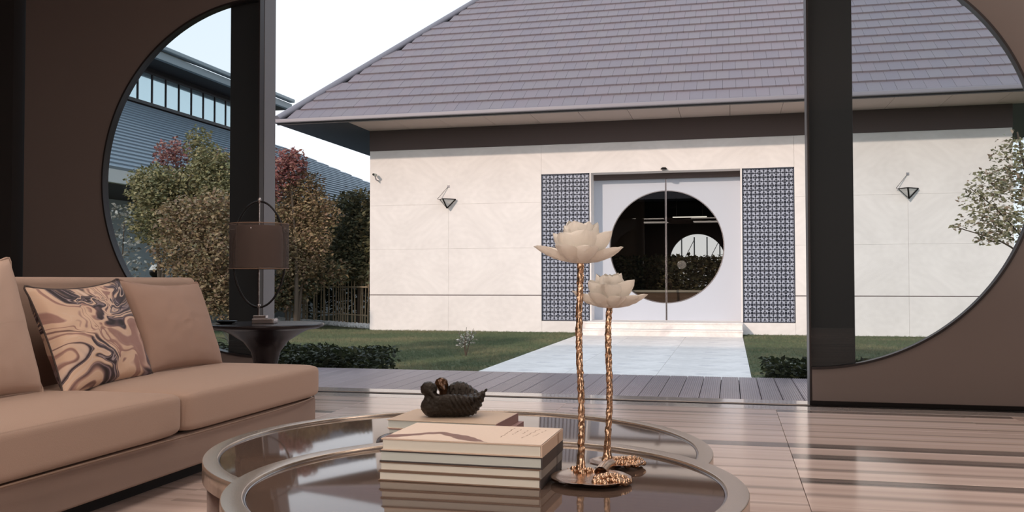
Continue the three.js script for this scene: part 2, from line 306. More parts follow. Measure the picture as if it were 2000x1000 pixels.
// ---- the two sliding leaves of the moon door: lacquered panel, half-round glass, dark rim
{
  const R = 1.332, YC = 1.5643, ZF = -6.03, TH = 0.055;
  for (const [k, xe, dir] of [[1, -3.385, -1], [2, 0.495, 1]]) {
    const t = struct(`door_${k}`, [xe + dir * 1.02, 0, ZF]);
    const s = new THREE.Shape(), W = 2.05 * dir;
    s.moveTo(xe, 0.03); s.lineTo(xe + W, 0.03); s.lineTo(xe + W, 3.25); s.lineTo(xe, 3.25); s.lineTo(xe, YC + R);
    s.absarc(xe, YC, R, Math.PI / 2, -Math.PI / 2, dir > 0); s.lineTo(xe, 0.03);
    const g = new THREE.ExtrudeGeometry(s, { depth: TH - 0.006, bevelEnabled: true, bevelSize: 0.003, bevelThickness: 0.003, bevelOffset: -0.003, bevelSegments: 1, curveSegments: 96 });
    g.translate(0, 0, ZF - TH); part('panel', boxUV(g), M.lacquer, t);
    const arc = (r) => { const q = []; for (let i = 0; i <= 96; i++) { const a = -Math.PI / 2 + Math.PI * i / 96; q.push([xe + dir * r * Math.cos(a), YC + r * Math.sin(a)]); } return q; };
    const rs = new THREE.Shape([...arc(R + 0.001), ...arc(R - 0.013).reverse()].map((p) => new THREE.Vector2(...p)));
    const rg = new THREE.ExtrudeGeometry(rs, { depth: TH + 0.012, bevelEnabled: false }); rg.translate(0, 0, ZF - TH - 0.004);
    part('rim', rg, M.bronze, t);
    const gs = new THREE.Shape(arc(R - 0.012).map((p) => new THREE.Vector2(...p)));
    const gg = new THREE.ShapeGeometry(gs, 64); gg.translate(0, 0, ZF - TH * 0.5); part('glass', gg, M.glass, t);
    part('edge_strip', bx(xe - dir * 0.012, xe, 0.03, 3.25, ZF - TH - 0.002, ZF + 0.002, 0.002), M.bronze, t);
    part('bottom_rail', bx(xe - dir * 0.012, xe + W, 0.003, 0.03, ZF - TH + 0.005, ZF - 0.004), M.blackMetal, t);
  }
  for (const [x0, x1] of [[-3.665, -3.395], [0.495, 0.768]]) {
    const t = struct('column', [(x0 + x1) / 2, 0, -6.2]);
    part('casing', bx(x0, x1, 0, 3.26, -6.30, -6.11, 0.004), M.columnMetal, t);
    part('skylit_side', bx(x0 < 0 ? x1 : x0 - 0.006, x0 < 0 ? x1 + 0.006 : x0, 0, 3.255, -6.298, -6.128, 0.002), M.columnSkylit, t);  // inner side coloured lighter to stand for skylight falling on it
    part('seam', bx(x0 < 0 ? x1 - 0.004 : x0 - 0.004, x0 < 0 ? x1 + 0.004 : x0 + 0.004, 0, 3.25, -6.122, -6.112), M.blackMetal, t);
  }
}
// ================================================================ FURNITURE
const superbox = (x0, x1, y0, y1, z0, z1, e1 = 0.22, e2 = 0.16, nu = 96, nv = 40, puff = 0) => {   // cushion block with rounded edges
  const a = (x1 - x0) / 2, b = (y1 - y0) / 2, c = (z1 - z0) / 2, sp = (v, e) => Math.sign(v) * Math.pow(Math.abs(v), e);
  const warp = (t, k) => t - Math.sin(4 * t) / 4 * k;
  const g = param((u, v) => {
    const th = warp(u * 2 * Math.PI, 0.0), ph = (v - 0.5) * Math.PI, cp = sp(Math.cos(ph), e1), X = cp * sp(Math.cos(th), e2), Z = cp * sp(Math.sin(th), e2), Y = sp(Math.sin(ph), e1);
    return [(x0 + x1) / 2 - a * X, (y0 + y1) / 2 + b * Y + puff * (1 - X * X) * (1 - Z * Z) * (Y > 0 ? 1 : 0) * sm(0, 0.6, Y), (z0 + z1) / 2 + c * Z];
  }, nu, nv);
  return boxUV(g);
};
function pillow(w, h, t, wr = 1, seedz = 0) {      // in its own plane: x across, y up, z out
  const n = 36, side = (s) => param((u, v) => {
    const a = (s > 0 ? u : 1 - u) * 2 - 1, b = v * 2 - 1, e = Math.pow(Math.max(0, (1 - a * a) * (1 - b * b)), 0.42);
    const crease = wr * 0.012 * (N3(a * 3 + seedz, b * 3, 1.3 + s) + 0.5 * N3(a * 7, b * 7 + seedz, 2.1)) * e;
    return [w / 2 * a * (1 - 0.075 * (1 - b * b)) + wr * 0.004 * N3(b * 3, seedz, 1), h / 2 * b * (1 - 0.075 * (1 - a * a)) - 0.01 * (1 - a * a) * (b > 0 ? 1 : 0), s * (t / 2 * e + crease)];
  }, n, n);
  const f = side(1), k = side(-1); const m = merge([f, k]); m.computeVertexNormals(); f.computeVertexNormals(); return merge([f, k]);
}
function pillowEdge(w, h, r) {
  const q = []; const P = (a, b) => V(w / 2 * a * (1 - 0.075 * (1 - b * b)), h / 2 * b * (1 - 0.075 * (1 - a * a)) - 0.01 * (1 - a * a) * (b > 0 ? 1 : 0), 0);
  for (let i = 0; i < 10; i++) q.push(P(-1 + 0.2 * i, -1)); for (let i = 0; i < 10; i++) q.push(P(1, -1 + 0.2 * i)); for (let i = 0; i < 10; i++) q.push(P(1 - 0.2 * i, 1)); for (let i = 0; i < 10; i++) q.push(P(-1, 1 - 0.2 * i));
  return tube(q, r, 160, 6, true);
}
function setPillow(geo, c, lean, yaw, roll) {   // faces +x, leans back by `lean`, turned by yaw about the vertical, rolled in its plane
  const m = new THREE.Matrix4().makeBasis(V(0, 0, -1), V(-Math.sin(lean), Math.cos(lean), 0), V(Math.cos(lean), Math.sin(lean), 0));
  geo.applyMatrix4(new THREE.Matrix4().makeRotationZ(roll)); geo.applyMatrix4(m); geo.applyMatrix4(new THREE.Matrix4().makeRotationY(yaw)); geo.translate(...c); return geo;
}
{ // ---- sofa and its loose cushions
  const t = thing('sofa', 'low pink-beige fabric sofa with a straight back along the left side', 'sofa', [-2.4, 0, -3.05]);
  part('base', bx(-2.80, -2.045, 0.072, 0.208, -4.235, -1.75, 0.012), M.fabricShaded, t);
  part('plinth', bx(-2.74, -2.16, 0.0, 0.075, -4.10, -1.85), M.darkWall, t);
  part('seat_cushion', superbox(-2.74, -2.015, 0.208, 0.380, -4.255, -3.072, 0.26, 0.12, 120, 40, 0.008), M.fabric, t);
  part('seat_cushion', superbox(-2.74, -2.015, 0.208, 0.382, -3.066, -1.78, 0.26, 0.10, 120, 40, 0.008), M.fabric, t);
  const b = bx(-2.90, -2.735, 0.08, 0.815, -4.245, -1.75, 0.03, 4); part('backrest', b, M.fabric, t);
  part('piping', tube([[-2.018, 0.214, -1.85], [-2.016, 0.214, -4.10], [-2.07, 0.214, -4.24], [-2.3, 0.214, -4.25], [-2.66, 0.214, -4.25]], 0.004, 60, 6), M.coverBrown, t);
  const c1 = thing('cushion', 'plain tan satin cushion at the far end of the sofa', 'cushion', [-2.57, 0.38, -3.83]);
  part('cover', setPillow(pillow(0.63, 0.455, 0.17, 0.45, 2), [-2.595, 0.584, -3.83], 0.36, 0, -0.03), M.fabricTan, c1); part('piping', setPillow(pillowEdge(0.63, 0.455, 0.004), [-2.595, 0.584, -3.83], 0.36, 0, -0.03), M.fabricTan, c1);
  const c2 = thing('cushion', 'cushion printed with brown, cream and plum marbled swirls', 'cushion', [-2.56, 0.38, -3.28]);
  part('cover', setPillow(pillow(0.60, 0.455, 0.16, 0.8, 5), [-2.555, 0.578, -3.225], 0.36, 0.05, 0.05), M.marble, c2); part('piping', setPillow(pillowEdge(0.60, 0.455, 0.004), [-2.555, 0.578, -3.225], 0.36, 0.05, 0.05), M.piping, c2);
  const c3 = thing('cushion', 'large pale beige cushion at the left edge of the view', 'cushion', [-2.58, 0.38, -2.68]);
  part('cover', setPillow(pillow(0.64, 0.52, 0.20, 0.5, 9), [-2.580, 0.618, -2.57], 0.26, 0.0, 0.05), M.fabricPale, c3); part('piping', setPillow(pillowEdge(0.64, 0.52, 0.004), [-2.580, 0.618, -2.57], 0.26, 0, 0.05), M.fabricPale, c3);
}
{ // ---- side table, lamp, dish
  const x = -2.665, z = -4.85, t = thing('side_table', 'round dark side table on a trumpet-shaped foot behind the sofa end', 'table', [x, 0, z]);
  part('table_top', lathe([[0, 0.515], [0.30, 0.515], [0.335, 0.528], [0.338, 0.540], [0.332, 0.546], [0, 0.546]], 64, x, 0, z), M.walnut, t);
  part('pedestal', lathe([[0.26, 0.515], [0.20, 0.485], [0.13, 0.44], [0.085, 0.38], [0.066, 0.30], [0.064, 0.20], [0.075, 0.10], [0.12, 0.045], [0.19, 0.02], [0.20, 0.0]], 48, x, 0, z), M.walnut, t);
  const lx = -2.70, lz = -4.83, Y = 0.546, l = thing('table_lamp', 'table lamp with a brown drum shade inside a tall oval metal hoop', 'lamp', [lx, Y, lz]);
  const ca = 0.972, sa = -0.235, P = (a, y, d = 0) => [lx + a * ca + d * sa, y, lz + a * sa - d * ca];
  const g = new RoundedBoxGeometry(0.13, 0.03, 0.09, 2, 0.004); g.rotateY(0.237); g.translate(...P(0.035, Y + 0.015)); const g2 = new RoundedBoxGeometry(0.075, 0.018, 0.055, 2, 0.003); g2.rotateY(0.237); g2.translate(...P(0.01, Y + 0.039));
  part('base', [g, g2], M.steel, l);
  part('rod', bar(P(0, Y + 0.045), P(0, 1.265), 0.0042, 8), M.steel, l);
  const hp = []; for (let i = 0; i < 48; i++) { const a = i / 48 * 2 * Math.PI; hp.push(P(0.156 * Math.cos(a), 0.953 + 0.312 * Math.sin(a))); }
  part('hoop', tube(hp, 0.0062, 160, 8, true), M.blackMetal, l);
  part('knob', lathe([[0, 0.03], [0.008, 0.028], [0.011, 0.014], [0.007, 0], [0, -0.012]], 14, lx, 1.258, lz), M.steel, l); part('knob', lathe([[0, 0.03], [0.012, 0.024], [0.009, 0.0], [0, 0]], 14, lx, 0.632, lz), M.steel, l);
  part('shade', lathe([[0.134, 0.878], [0.134, 1.118]], 64, lx, 0, lz), M.shade, l); part('outer_shade', lathe([[0.170, 0.868], [0.170, 1.131]], 64, lx, 0, lz), M.sheer, l);
  const ring = (r, y) => { const q = new THREE.TorusGeometry(r, 0.0025, 6, 64); q.rotateX(Math.PI / 2); q.translate(lx, y, lz); return q; };
  part('shade_ring', ring(0.170, 1.131), M.coverBrown, l); part('shade_ring', ring(0.170, 0.868), M.coverBrown, l);
  part('spider', [bar(P(-0.17, 1.10), P(0.17, 1.10), 0.003), bar(P(0, 1.10, -0.17), P(0, 1.10, 0.17), 0.003)], M.steel, l);
  const d = thing('dish', 'small dark dish lying at the near left of the round side table', 'dish', [-2.86, Y, -4.74]);
  part('bowl', lathe([[0, 0.004], [0.03, 0.0], [0.055, 0.010], [0.065, 0.018], [0.062, 0.018], [0.05, 0.011], [0.0, 0.008]], 32, -2.86, Y, -4.74), M.bronze, d);
}
// ---- two nesting round coffee tables
function coffeeTable(label, x, z, r, top, rimH, drum) {
  const t = thing('coffee_table', label, 'table', [x, 0, z]);
  part('rim', lathe([[r - 0.040, top - 0.006], [r - 0.040, top - 0.001], [r - 0.038, top], [r - 0.002, top], [r, top - 0.002], [r, top - rimH], [r - 0.06, top - rimH], [r - 0.06, top - 0.02]], 128, x, 0, z), M.tableRim, t);
  part('inlay_ring', lathe([[r - 0.045, top - 0.006], [r - 0.045, top - 0.005], [r - 0.0402, top - 0.005], [r - 0.0402, top - 0.006]], 128, x, 0, z), M.steel, t);
  part('table_top', lathe([[0, top - 0.03], [r - 0.046, top - 0.03], [r - 0.046, top - 0.006], [0, top - 0.006]], 96, x, 0, z), M.tableTop, t);
  if (drum) part('drum', lathe([[r - 0.012, top - rimH], [r - 0.015, 0.02], [r - 0.04, 0.0], [0, 0]], 96, x, 0, z), M.tableDrum, t);
  else part('pedestal', lathe([[0.20, top - rimH], [0.18, top - rimH - 0.02], [0.17, 0.05], [0.22, 0.012], [0.22, 0.0], [0, 0]], 64, x + 0.12, 0, z + 0.24), M.tableDrum, t);
}
coffeeTable('front round coffee table with a raised bronze rim and dark polished top', -0.475, -1.75, 0.507, 0.40, 0.045, false);
coffeeTable('rear, larger round coffee table partly under the front one', -0.767, -2.546, 0.718, 0.32, 0.05, true);
// ---- books
const printed = tex(512, 360, (u, v) => {    // u along the long side, v away from the reader
  let c = [226, 206, 190]; const n = 3 * N3(u * 40, v * 40, 1); c = c.map((q) => q + n);
  const cy = u < 0.30 ? mix(0.12, 0.42, sm(0, 0.30, u)) : mix(0.42, 0.02, (u - 0.30) / 0.36), w = (u < 0.30 ? mix(0.085, 0.05, u / 0.3) : mix(0.055, 0.10, sm(0.3, 0.5, u)) * (1 - sm(0.5, 0.68, u))) + 0.03 * N3(u * 16, v * 10, 3) + 0.022;
  if (u < 0.67 && Math.abs(v - cy) < w) { const k = 0.5 + 0.5 * N3(u * 18, (v - cy) * 60, 7), e = sm(0, 0.03, w - Math.abs(v - cy)); const b = [mix(82, 140, k), mix(52, 92, k), mix(44, 78, k)]; c = c.map((q, i) => mix(q, b[i], 0.85 * e)); }
  for (let k = 0; k < 5; k++) { const x = 0.70 + k * 0.038 + 0.02 * k * v, l = 0.88 - 0.05 * (k % 3), s = 0.32 + 0.13 * ((k * 7) % 3); if (Math.abs(u - x - 0.01 * N3(v * 12, k, 2)) < 0.0035 && v > s && v < l && N3(v * 46, k * 3.3, 5) > -0.18) c = [150, 118, 92]; }
  return c;
});
M.print = std(0xffffff, 0.55, { map: printed });
function book(label, [x, y, z], w, d, h, turn, cover, spine, pages, top) {
  const t = thing('book', label, 'book', [x, y, z]), b = 0.0026, o = 0.003;
  part('cover', [bx(x - w / 2, x + w / 2, y + h - b, y + h, z - d / 2, z + d / 2, 0.0008, 1), bx(x - w / 2, x + w / 2, y, y + b, z - d / 2, z + d / 2, 0.0008, 1)], cover, t);
  part('spine', bx(x + w / 2 - 0.003, x + w / 2 + 0.0006, y, y + h, z - d / 2, z + d / 2, 0.001, 1), spine, t);
  part('pages', bx(x - w / 2 + o, x + w / 2 - 0.004, y + b, y + h - b, z - d / 2 + o, z + d / 2 - o), pages, t);
  if (top) { const g = new THREE.PlaneGeometry(w - 0.004, d - 0.002); g.rotateX(-Math.PI / 2); g.translate(x, y + h + 0.0004, z); part('cover_print', g, top, t); }
  t.rotation.y = turn; return t;
}
{
  const x = -0.525, z = -1.828, Y = 0.3942;
  book('bottom book of the front stack, pale pages between thin brown boards', [x - 0.002, Y, z], 0.338, 0.205, 0.0195, -0.012, M.coverBrown, M.coverDark, M.pages);
  book('third book down in the front stack, with light brown boards', [x, Y + 0.0197, z + 0.001], 0.336, 0.204, 0.0185, -0.018, M.coverBrown, M.coverGrey, M.pages);
  book('second book down in the front stack, with near-black boards', [x + 0.001, Y + 0.0384, z], 0.338, 0.206, 0.0225, -0.010, M.coverDark, M.coverDark, M.pagesGrey);
  book('top book of the front stack, cream cover printed with a brown branch', [x + 0.003, Y + 0.0611, z + 0.002], 0.334, 0.205, 0.0245, -0.015, M.coverTan, M.coverTan, M.pages, M.print);
  book('lower book under the bronze ducks, rose brown cover', [-0.846, 0.3142, -2.762], 0.37, 0.245, 0.026, -0.03, M.coverRose, M.coverRose, M.pagesGrey);
  book('upper book under the bronze ducks, plain sand cover', [-0.856, 0.3404, -2.758], 0.355, 0.24, 0.0275, -0.045, M.coverSand, M.coverRose, M.pagesGrey);
  const p = [-0.985, 0.3155, -2.51], l = thing('carved_leaf', 'small dark curved wooden leaf lying beside the two duck books', 'ornament', p);
  part('blade', param((u, v) => { const w = 0.024 * Math.sin(Math.PI * Math.pow(mix(0.03, 1, v), 0.8)), a = u * 2 - 1; return [p[0] + 0.005 - 0.012 * v + a * w, p[1] + 0.004 + 0.020 * Math.sin(v * 2.6) + 0.006 * (1 - a * a), p[2] + 0.075 - 0.16 * v]; }, 8, 20), Object.assign(M.duckHead.clone(), { side: THREE.DoubleSide }), l);
  part('stem', taper([[p[0] + 0.005, p[1] + 0.005, p[2] + 0.078], [p[0] + 0.012, p[1] + 0.004, p[2] + 0.098], [p[0] + 0.012, p[1] + 0.004, p[2] + 0.11]], 0.004, 0.002, 6), M.duckHead, l);
}
{ // ---- pair of bronze ducks
  const o = [-0.862, 0.3682, -2.752], t = thing('duck_figurine', 'dark bronze pair of resting ducks with a raised tail on sand book', 'figurine', o);
  const tex3 = (x, y, z) => 0.0016 * N3(x * 90, y * 150, z * 90) + 0.001 * N3(x * 200, y * 200, z * 200);
  const d1 = (x, y, z) => {
    let d = ell(x, y, z, [0.008, 0.034, 0.005], [0.080, 0.035, 0.050]);
    d = smin(d, ell(x, y, z, [-0.054, 0.033, 0.01], [0.042, 0.034, 0.042]), 0.015);
    d = smin(d, cap(x, y, z, [-0.058, 0.040, 0.012], [-0.068, 0.078, 0.016], 0.026, 0.017), 0.010);
    d = smin(d, ell(x, y, z, [-0.071, 0.0885, 0.016], [0.0265, 0.023, 0.022]), 0.004);
    d = smin(d, cap(x, y, z, [-0.066, 0.080, 0.034], [-0.046, 0.062, 0.046], 0.008, 0.004), 0.004);     // bill tucked along the breast
    d = smin(d, cap(x, y, z, [0.055, 0.040, 0.005], [0.088, 0.060, 0.003], 0.030, 0.013), 0.02); d = smin(d, cap(x, y, z, [0.085, 0.058, 0.003], [0.112, 0.086, 0.0], 0.013, 0.002), 0.012);
    d = smin(d, ell(x, y, z, [0.005, 0.055, 0.046], [0.066, 0.020, 0.014]), 0.006);                      // folded wing
    d = smin(d, cap(x, y, z, [0.045, 0.055, 0.045], [0.088, 0.062, 0.022], 0.012, 0.004), 0.008);
    return Math.max(d + tex3(x, y, z) + (x > 0 ? 0.0012 * Math.sin(x * 420 + y * 260) : 0), -y + 0.0005);
  };
  const d2 = (x, y, z) => {
    let d = ell(x, y, z, [0.028, 0.055, -0.035], [0.062, 0.036, 0.038]);
    d = smin(d, ell(x, y, z, [0.022, 0.083, -0.030], [0.036, 0.022, 0.026]), 0.01);
    d = Math.min(d, ell(x, y, z, [-0.004, 0.03, -0.035], [0.06, 0.032, 0.036]));
    return Math.max(d + tex3(x, y, z) + 0.0018 * Math.sin(x * 300) * Math.sin(z * 260 + y * 200), -y + 0.0005);
  };
  const head = (x, y, z) => smin(smin(ell(x, y, z, [-0.034, 0.1005, -0.022], [0.0215, 0.0205, 0.0205]), cap(x, y, z, [-0.02, 0.05, -0.03], [-0.03, 0.09, -0.024], 0.018, 0.014), 0.008), cap(x, y, z, [-0.030, 0.094, -0.004], [-0.022, 0.086, 0.014], 0.008, 0.004), 0.004) + 0.5 * tex3(x, y, z);
  const put = (n, f, m, c, h, r) => { const g = sdf(f, c, h, r), p = g.attributes.position, uv = new Float32Array(p.count * 2); for (let i = 0; i < p.count; i++) { uv[2 * i] = p.getX(i) * 6 + p.getZ(i) * 3; uv[2 * i + 1] = p.getY(i) * 6; } g.setAttribute('uv', new THREE.BufferAttribute(uv, 2)); g.translate(...o); return part(n, g, m, t); };
  put('front_duck', d1, M.duck, [0.01, 0.045, 0.0], 0.125, 84); put('rear_duck', d2, M.duck, [0.02, 0.045, -0.03], 0.10, 64); put('rear_head', head, M.duckHead, [-0.03, 0.08, -0.02], 0.062, 44);
  t.rotation.y = 0.237;
}
{ // ---- gilded lotus: two leaf plates, two hammered stems, two resin flowers
  const Y = 0.3942, t = thing('lotus_sculpture', 'gilded lotus sculpture with two tall stems and two white flowers', 'sculpture', [-0.27, Y, -1.86]);
  const plate = (cx, cz, rx, rz, turn, s) => {
    const ca = Math.cos(turn), sa = Math.sin(turn), f = (top) => (u, v) => {
      const th = u * 2 * Math.PI * (top ? 1 : -1), n = 1 + 0.07 * N3(Math.cos(th) * 1.5 + s, Math.sin(th) * 1.5, s) - 0.16 * Math.exp(-Math.pow((((th + 9.42) % 6.283) - 3.1416) / 0.22, 2)), r = v * n, a = rx * r * Math.cos(th), b = rz * r * Math.sin(th);
      const y = 0.004 + 0.009 * Math.pow(v, 5) - 0.004 * Math.pow(v, 16) + 0.0012 * N3(Math.cos(th) * 4, Math.sin(th) * 4, s) * v;
      return [cx + a * ca - b * sa, Y + (top ? y + 0.0035 : Math.max(0.0004, y * 0.9)), cz + a * sa + b * ca];
    };
    return merge([param(f(true), 64, 14), param(f(false), 64, 14)]);
  };
  part('base_leaf', plate(-0.274, -1.806, 0.082, 0.078, 0.35, 1.3), M.goldLeaf, t); part('base_leaf', plate(-0.243, -1.975, 0.060, 0.056, -0.4, 4.1), M.goldLeaf, t);
  part('base_leaf_stalk', tube([[-0.262, Y + 0.008, -1.86], [-0.258, Y + 0.012, -1.90], [-0.252, Y + 0.009, -1.94]], 0.014, 14, 10), M.gold, t);
  const blobs = (cx, cz, rx, rz, n) => { const L = []; for (let i = 0; i < n; i++) { const a = rr(0, 6.283), q = Math.sqrt(rnd()), g = new THREE.IcosahedronGeometry(rr(0.003, 0.0068), 1); g.scale(1, rr(0.6, 1.1), 1); g.rotateX(rr(0, 3)); g.translate(cx + rx * q * Math.cos(a), Y + 0.0075 + 0.011 * (1 - q * q) * rr(0.3, 1), cz + rz * q * Math.sin(a)); L.push(g); } return L; };
  part('gilded_granules', [...blobs(-0.232, -1.80, 0.036, 0.042, 110), ...blobs(-0.222, -1.985, 0.038, 0.040, 110), ...blobs(-0.306, -1.865, 0.03, 0.016, 40)], M.gold, t, { kind: 'stuff' });
  const stem = (a, b, s) => { const A = V(...a), B = V(...b), L = A.distanceTo(B); return param((u, v) => {
    const th = u * 2 * Math.PI, flare = 0.010 * Math.exp(-v * L / 0.012), r = 0.0068 + flare + 0.0022 * N3(Math.cos(th) * 1.3 + s, Math.sin(th) * 1.3, v * L * 95) + 0.0012 * N3(Math.cos(th) * 3, Math.sin(th) * 3 + s, v * L * 220), w = 0.004 * Math.sin(v * 5 + s) * v * (1 - v) * 4;
    return [mix(A.x, B.x, v) + w + r * Math.cos(th), mix(A.y, B.y, v), mix(A.z, B.z, v) - r * Math.sin(th)]; }, 18, 190); };
  part('stem', stem([-0.306, Y + 0.004, -1.868], [-0.308, 0.836, -1.895], 1), M.gold, t); part('stem', stem([-0.268, Y + 0.004, -2.00], [-0.264, 0.738, -2.02], 6), M.gold, t);
  const petal = (L, W, t0, t1, cup, ph) => {
    const n = 16, path = [[0, 0]]; for (let i = 1; i <= n; i++) { const th = mix(t0, t1, Math.pow((i - 0.5) / n, 1.1)); path.push([path[i - 1][0] + L / n * Math.cos(th), path[i - 1][1] + L / n * Math.sin(th)]); }
    const f = (s) => (u, v) => {
      const a = (s > 0 ? u : 1 - u) * 2 - 1, i = Math.min(n - 1, Math.floor(v * n)), k = v * n - i, th = mix(t0, t1, v), w = W * Math.pow(Math.max(0, Math.sin(Math.PI * Math.pow(mix(0.14, 1, v), 1.5))), 0.55) * (1 + 0.06 * N3(v * 7, ph, a > 0 ? 1 : 3)), e = cup * a * a * w + 0.0016 * N3(a * 3, v * 9, ph) + s * 0.0013 * (1 - a * a) * (1 - v * 0.6);
      const r = mix(path[i][0], path[i + 1][0], k) - e * Math.sin(th), y = mix(path[i][1], path[i + 1][1], k) + e * Math.cos(th);
      return [r, y, a * w * (1 - 0.18 * cup)];
    };
    return merge([param(f(1), 10, 18), param(f(-1), 10, 18)]);
  };
  const flower = (c, s, tilt, turn) => {
    const base = lathe([[0, -0.002], [0.020 * s, 0.0], [0.034 * s, 0.007 * s], [0.030 * s, 0.014 * s], [0, 0.012 * s]], 24, 0, 0, 0); base.rotateZ(tilt); base.translate(...c);
    const fl = part('flower', base, M.petal, t);
    const rings = [[8, 0.090, 0.027, 0.02, 0.75, 0.55, 0.010, 0.000], [6, 0.086, 0.042, 0.40, 1.35, 0.62, 0.012, 0.002], [6, 0.086, 0.040, 0.80, 1.80, 0.62, 0.010, 0.004], [5, 0.074, 0.034, 1.10, 2.10, 0.62, 0.006, 0.008]];
    rings.forEach(([n, L, W, a0, a1, cup, r0, y0], q) => { for (let i = 0; i < n; i++) {
      const g = petal(L * s * rr(0.92, 1.08), W * s * rr(0.92, 1.05), a0 + rr(-0.08, 0.1), a1 + rr(-0.15, 0.15), cup, q * 10 + i); g.translate(r0 * s, y0 * s, 0); g.rotateY((i + (q % 2) * 0.5 + rr(-0.12, 0.12)) / n * 2 * Math.PI + turn); g.rotateZ(tilt); g.translate(...c); part('petal', g, M.petal, fl);
    } });
  };
  flower([-0.308, 0.836, -1.895], 1.02, 0.0, 0.4); flower([-0.264, 0.738, -2.02], 0.90, -0.04, 1.1);
}

// ================================================================ THE GARDEN
const leafGeo = (() => {   // a folded, pointed leaf of unit length
  const g = new THREE.BufferGeometry();
  g.setAttribute('position', new THREE.Float32BufferAttribute([0, 0, 0, 0.26, 0.10, 0.45, 0, 0, 1, -0.26, 0.10, 0.45, 0, 0.0, 0.5], 3));
  g.setIndex([0, 1, 4, 1, 2, 4, 2, 3, 4, 3, 0, 4]); g.computeVertexNormals(); g.setAttribute('uv', new THREE.Float32BufferAttribute(new Float32Array(10), 2)); return g;
})();
const dummy = new THREE.Object3D(), tint = new THREE.Color();
function scatter(name, geo, mat, parent, n, place, extra = { kind: 'stuff' }) {   // place(dummy, tint) sets one copy in world coordinates
  const at = parent ? origin.get(parent) : V(0, 0, 0), m = shadows(new THREE.InstancedMesh(geo, mat, n)); m.name = parent ? name : numbered(name);
  for (let i = 0; i < n; i++) { dummy.rotation.set(0, 0, 0); dummy.scale.setScalar(1); place(dummy, tint, i); dummy.position.sub(at); dummy.updateMatrix(); m.setMatrixAt(i, dummy.matrix); m.setColorAt(i, tint); }
  Object.assign(m.userData, extra); (parent || scene).add(m); return m;
}
function foliage(parent, blobs, n, size, palette, name = 'foliage') {   // blobs: [x, y, z, rx, ry]
  const w = blobs.map((b) => b[3] * b[3] * (b[4] || b[3])), total = w.reduce((a, b) => a + b, 0);
  return scatter(name, leafGeo, M.leaf, parent, n, (o, c) => {
    let r = rnd() * total, k = 0; while (k < blobs.length - 1 && r > w[k]) r -= w[k++];
    const b = blobs[k], th = rr(0, 6.283), ph = Math.acos(rr(-1, 1)), q = Math.pow(rnd(), 0.45);
    const lump = 1 + 0.35 * N3(Math.cos(th) * 2 + k * 3.1, ph * 2, k * 1.7);
    o.position.set(b[0] + b[3] * q * lump * Math.sin(ph) * Math.cos(th), b[1] + (b[4] || b[3]) * q * lump * Math.cos(ph), b[2] + b[3] * q * lump * Math.sin(ph) * Math.sin(th));
    o.rotation.set(rr(-1.2, 1.2), rr(0, 6.283), rr(-1, 1)); o.scale.setScalar(size * rr(0.6, 1.35));
    const p = palette[Math.floor(rnd() * palette.length)], v = rr(0.7, 1.25); c.setRGB(p[0] * v, p[1] * v, p[2] * v);
  });
}
const PAL = {
  olive: [[0.24, 0.225, 0.10], [0.32, 0.29, 0.13], [0.17, 0.175, 0.08], [0.36, 0.30, 0.15]], tawny: [[0.36, 0.25, 0.13], [0.28, 0.20, 0.10], [0.42, 0.31, 0.18], [0.20, 0.17, 0.08], [0.26, 0.16, 0.10]],
  red: [[0.34, 0.13, 0.12], [0.26, 0.09, 0.09], [0.38, 0.20, 0.16]], deep: [[0.045, 0.065, 0.032], [0.03, 0.045, 0.025], [0.075, 0.085, 0.04]], bamboo: [[0.10, 0.115, 0.06], [0.17, 0.165, 0.085], [0.07, 0.085, 0.05], [0.22, 0.19, 0.10]],
  pale: [[0.36, 0.33, 0.20], [0.27, 0.26, 0.14], [0.42, 0.37, 0.25], [0.22, 0.20, 0.12], [0.33, 0.24, 0.17]], silver: [[0.40, 0.40, 0.36], [0.22, 0.22, 0.19]], hedge: [[0.035, 0.05, 0.02], [0.055, 0.07, 0.028], [0.025, 0.035, 0.018]],
};
function tree(name, label, base, trunks, blobs, n, size, palette, group, cat = 'tree') {
  const t = thing(name, label, cat, base, group);
  const limbs = []; for (const [pts, r0, r1] of trunks) limbs.push(taper([base, ...pts], r0, r1));
  part('trunk', limbs, M.bark, t); foliage(t, blobs, n, size, palette); return t;
}
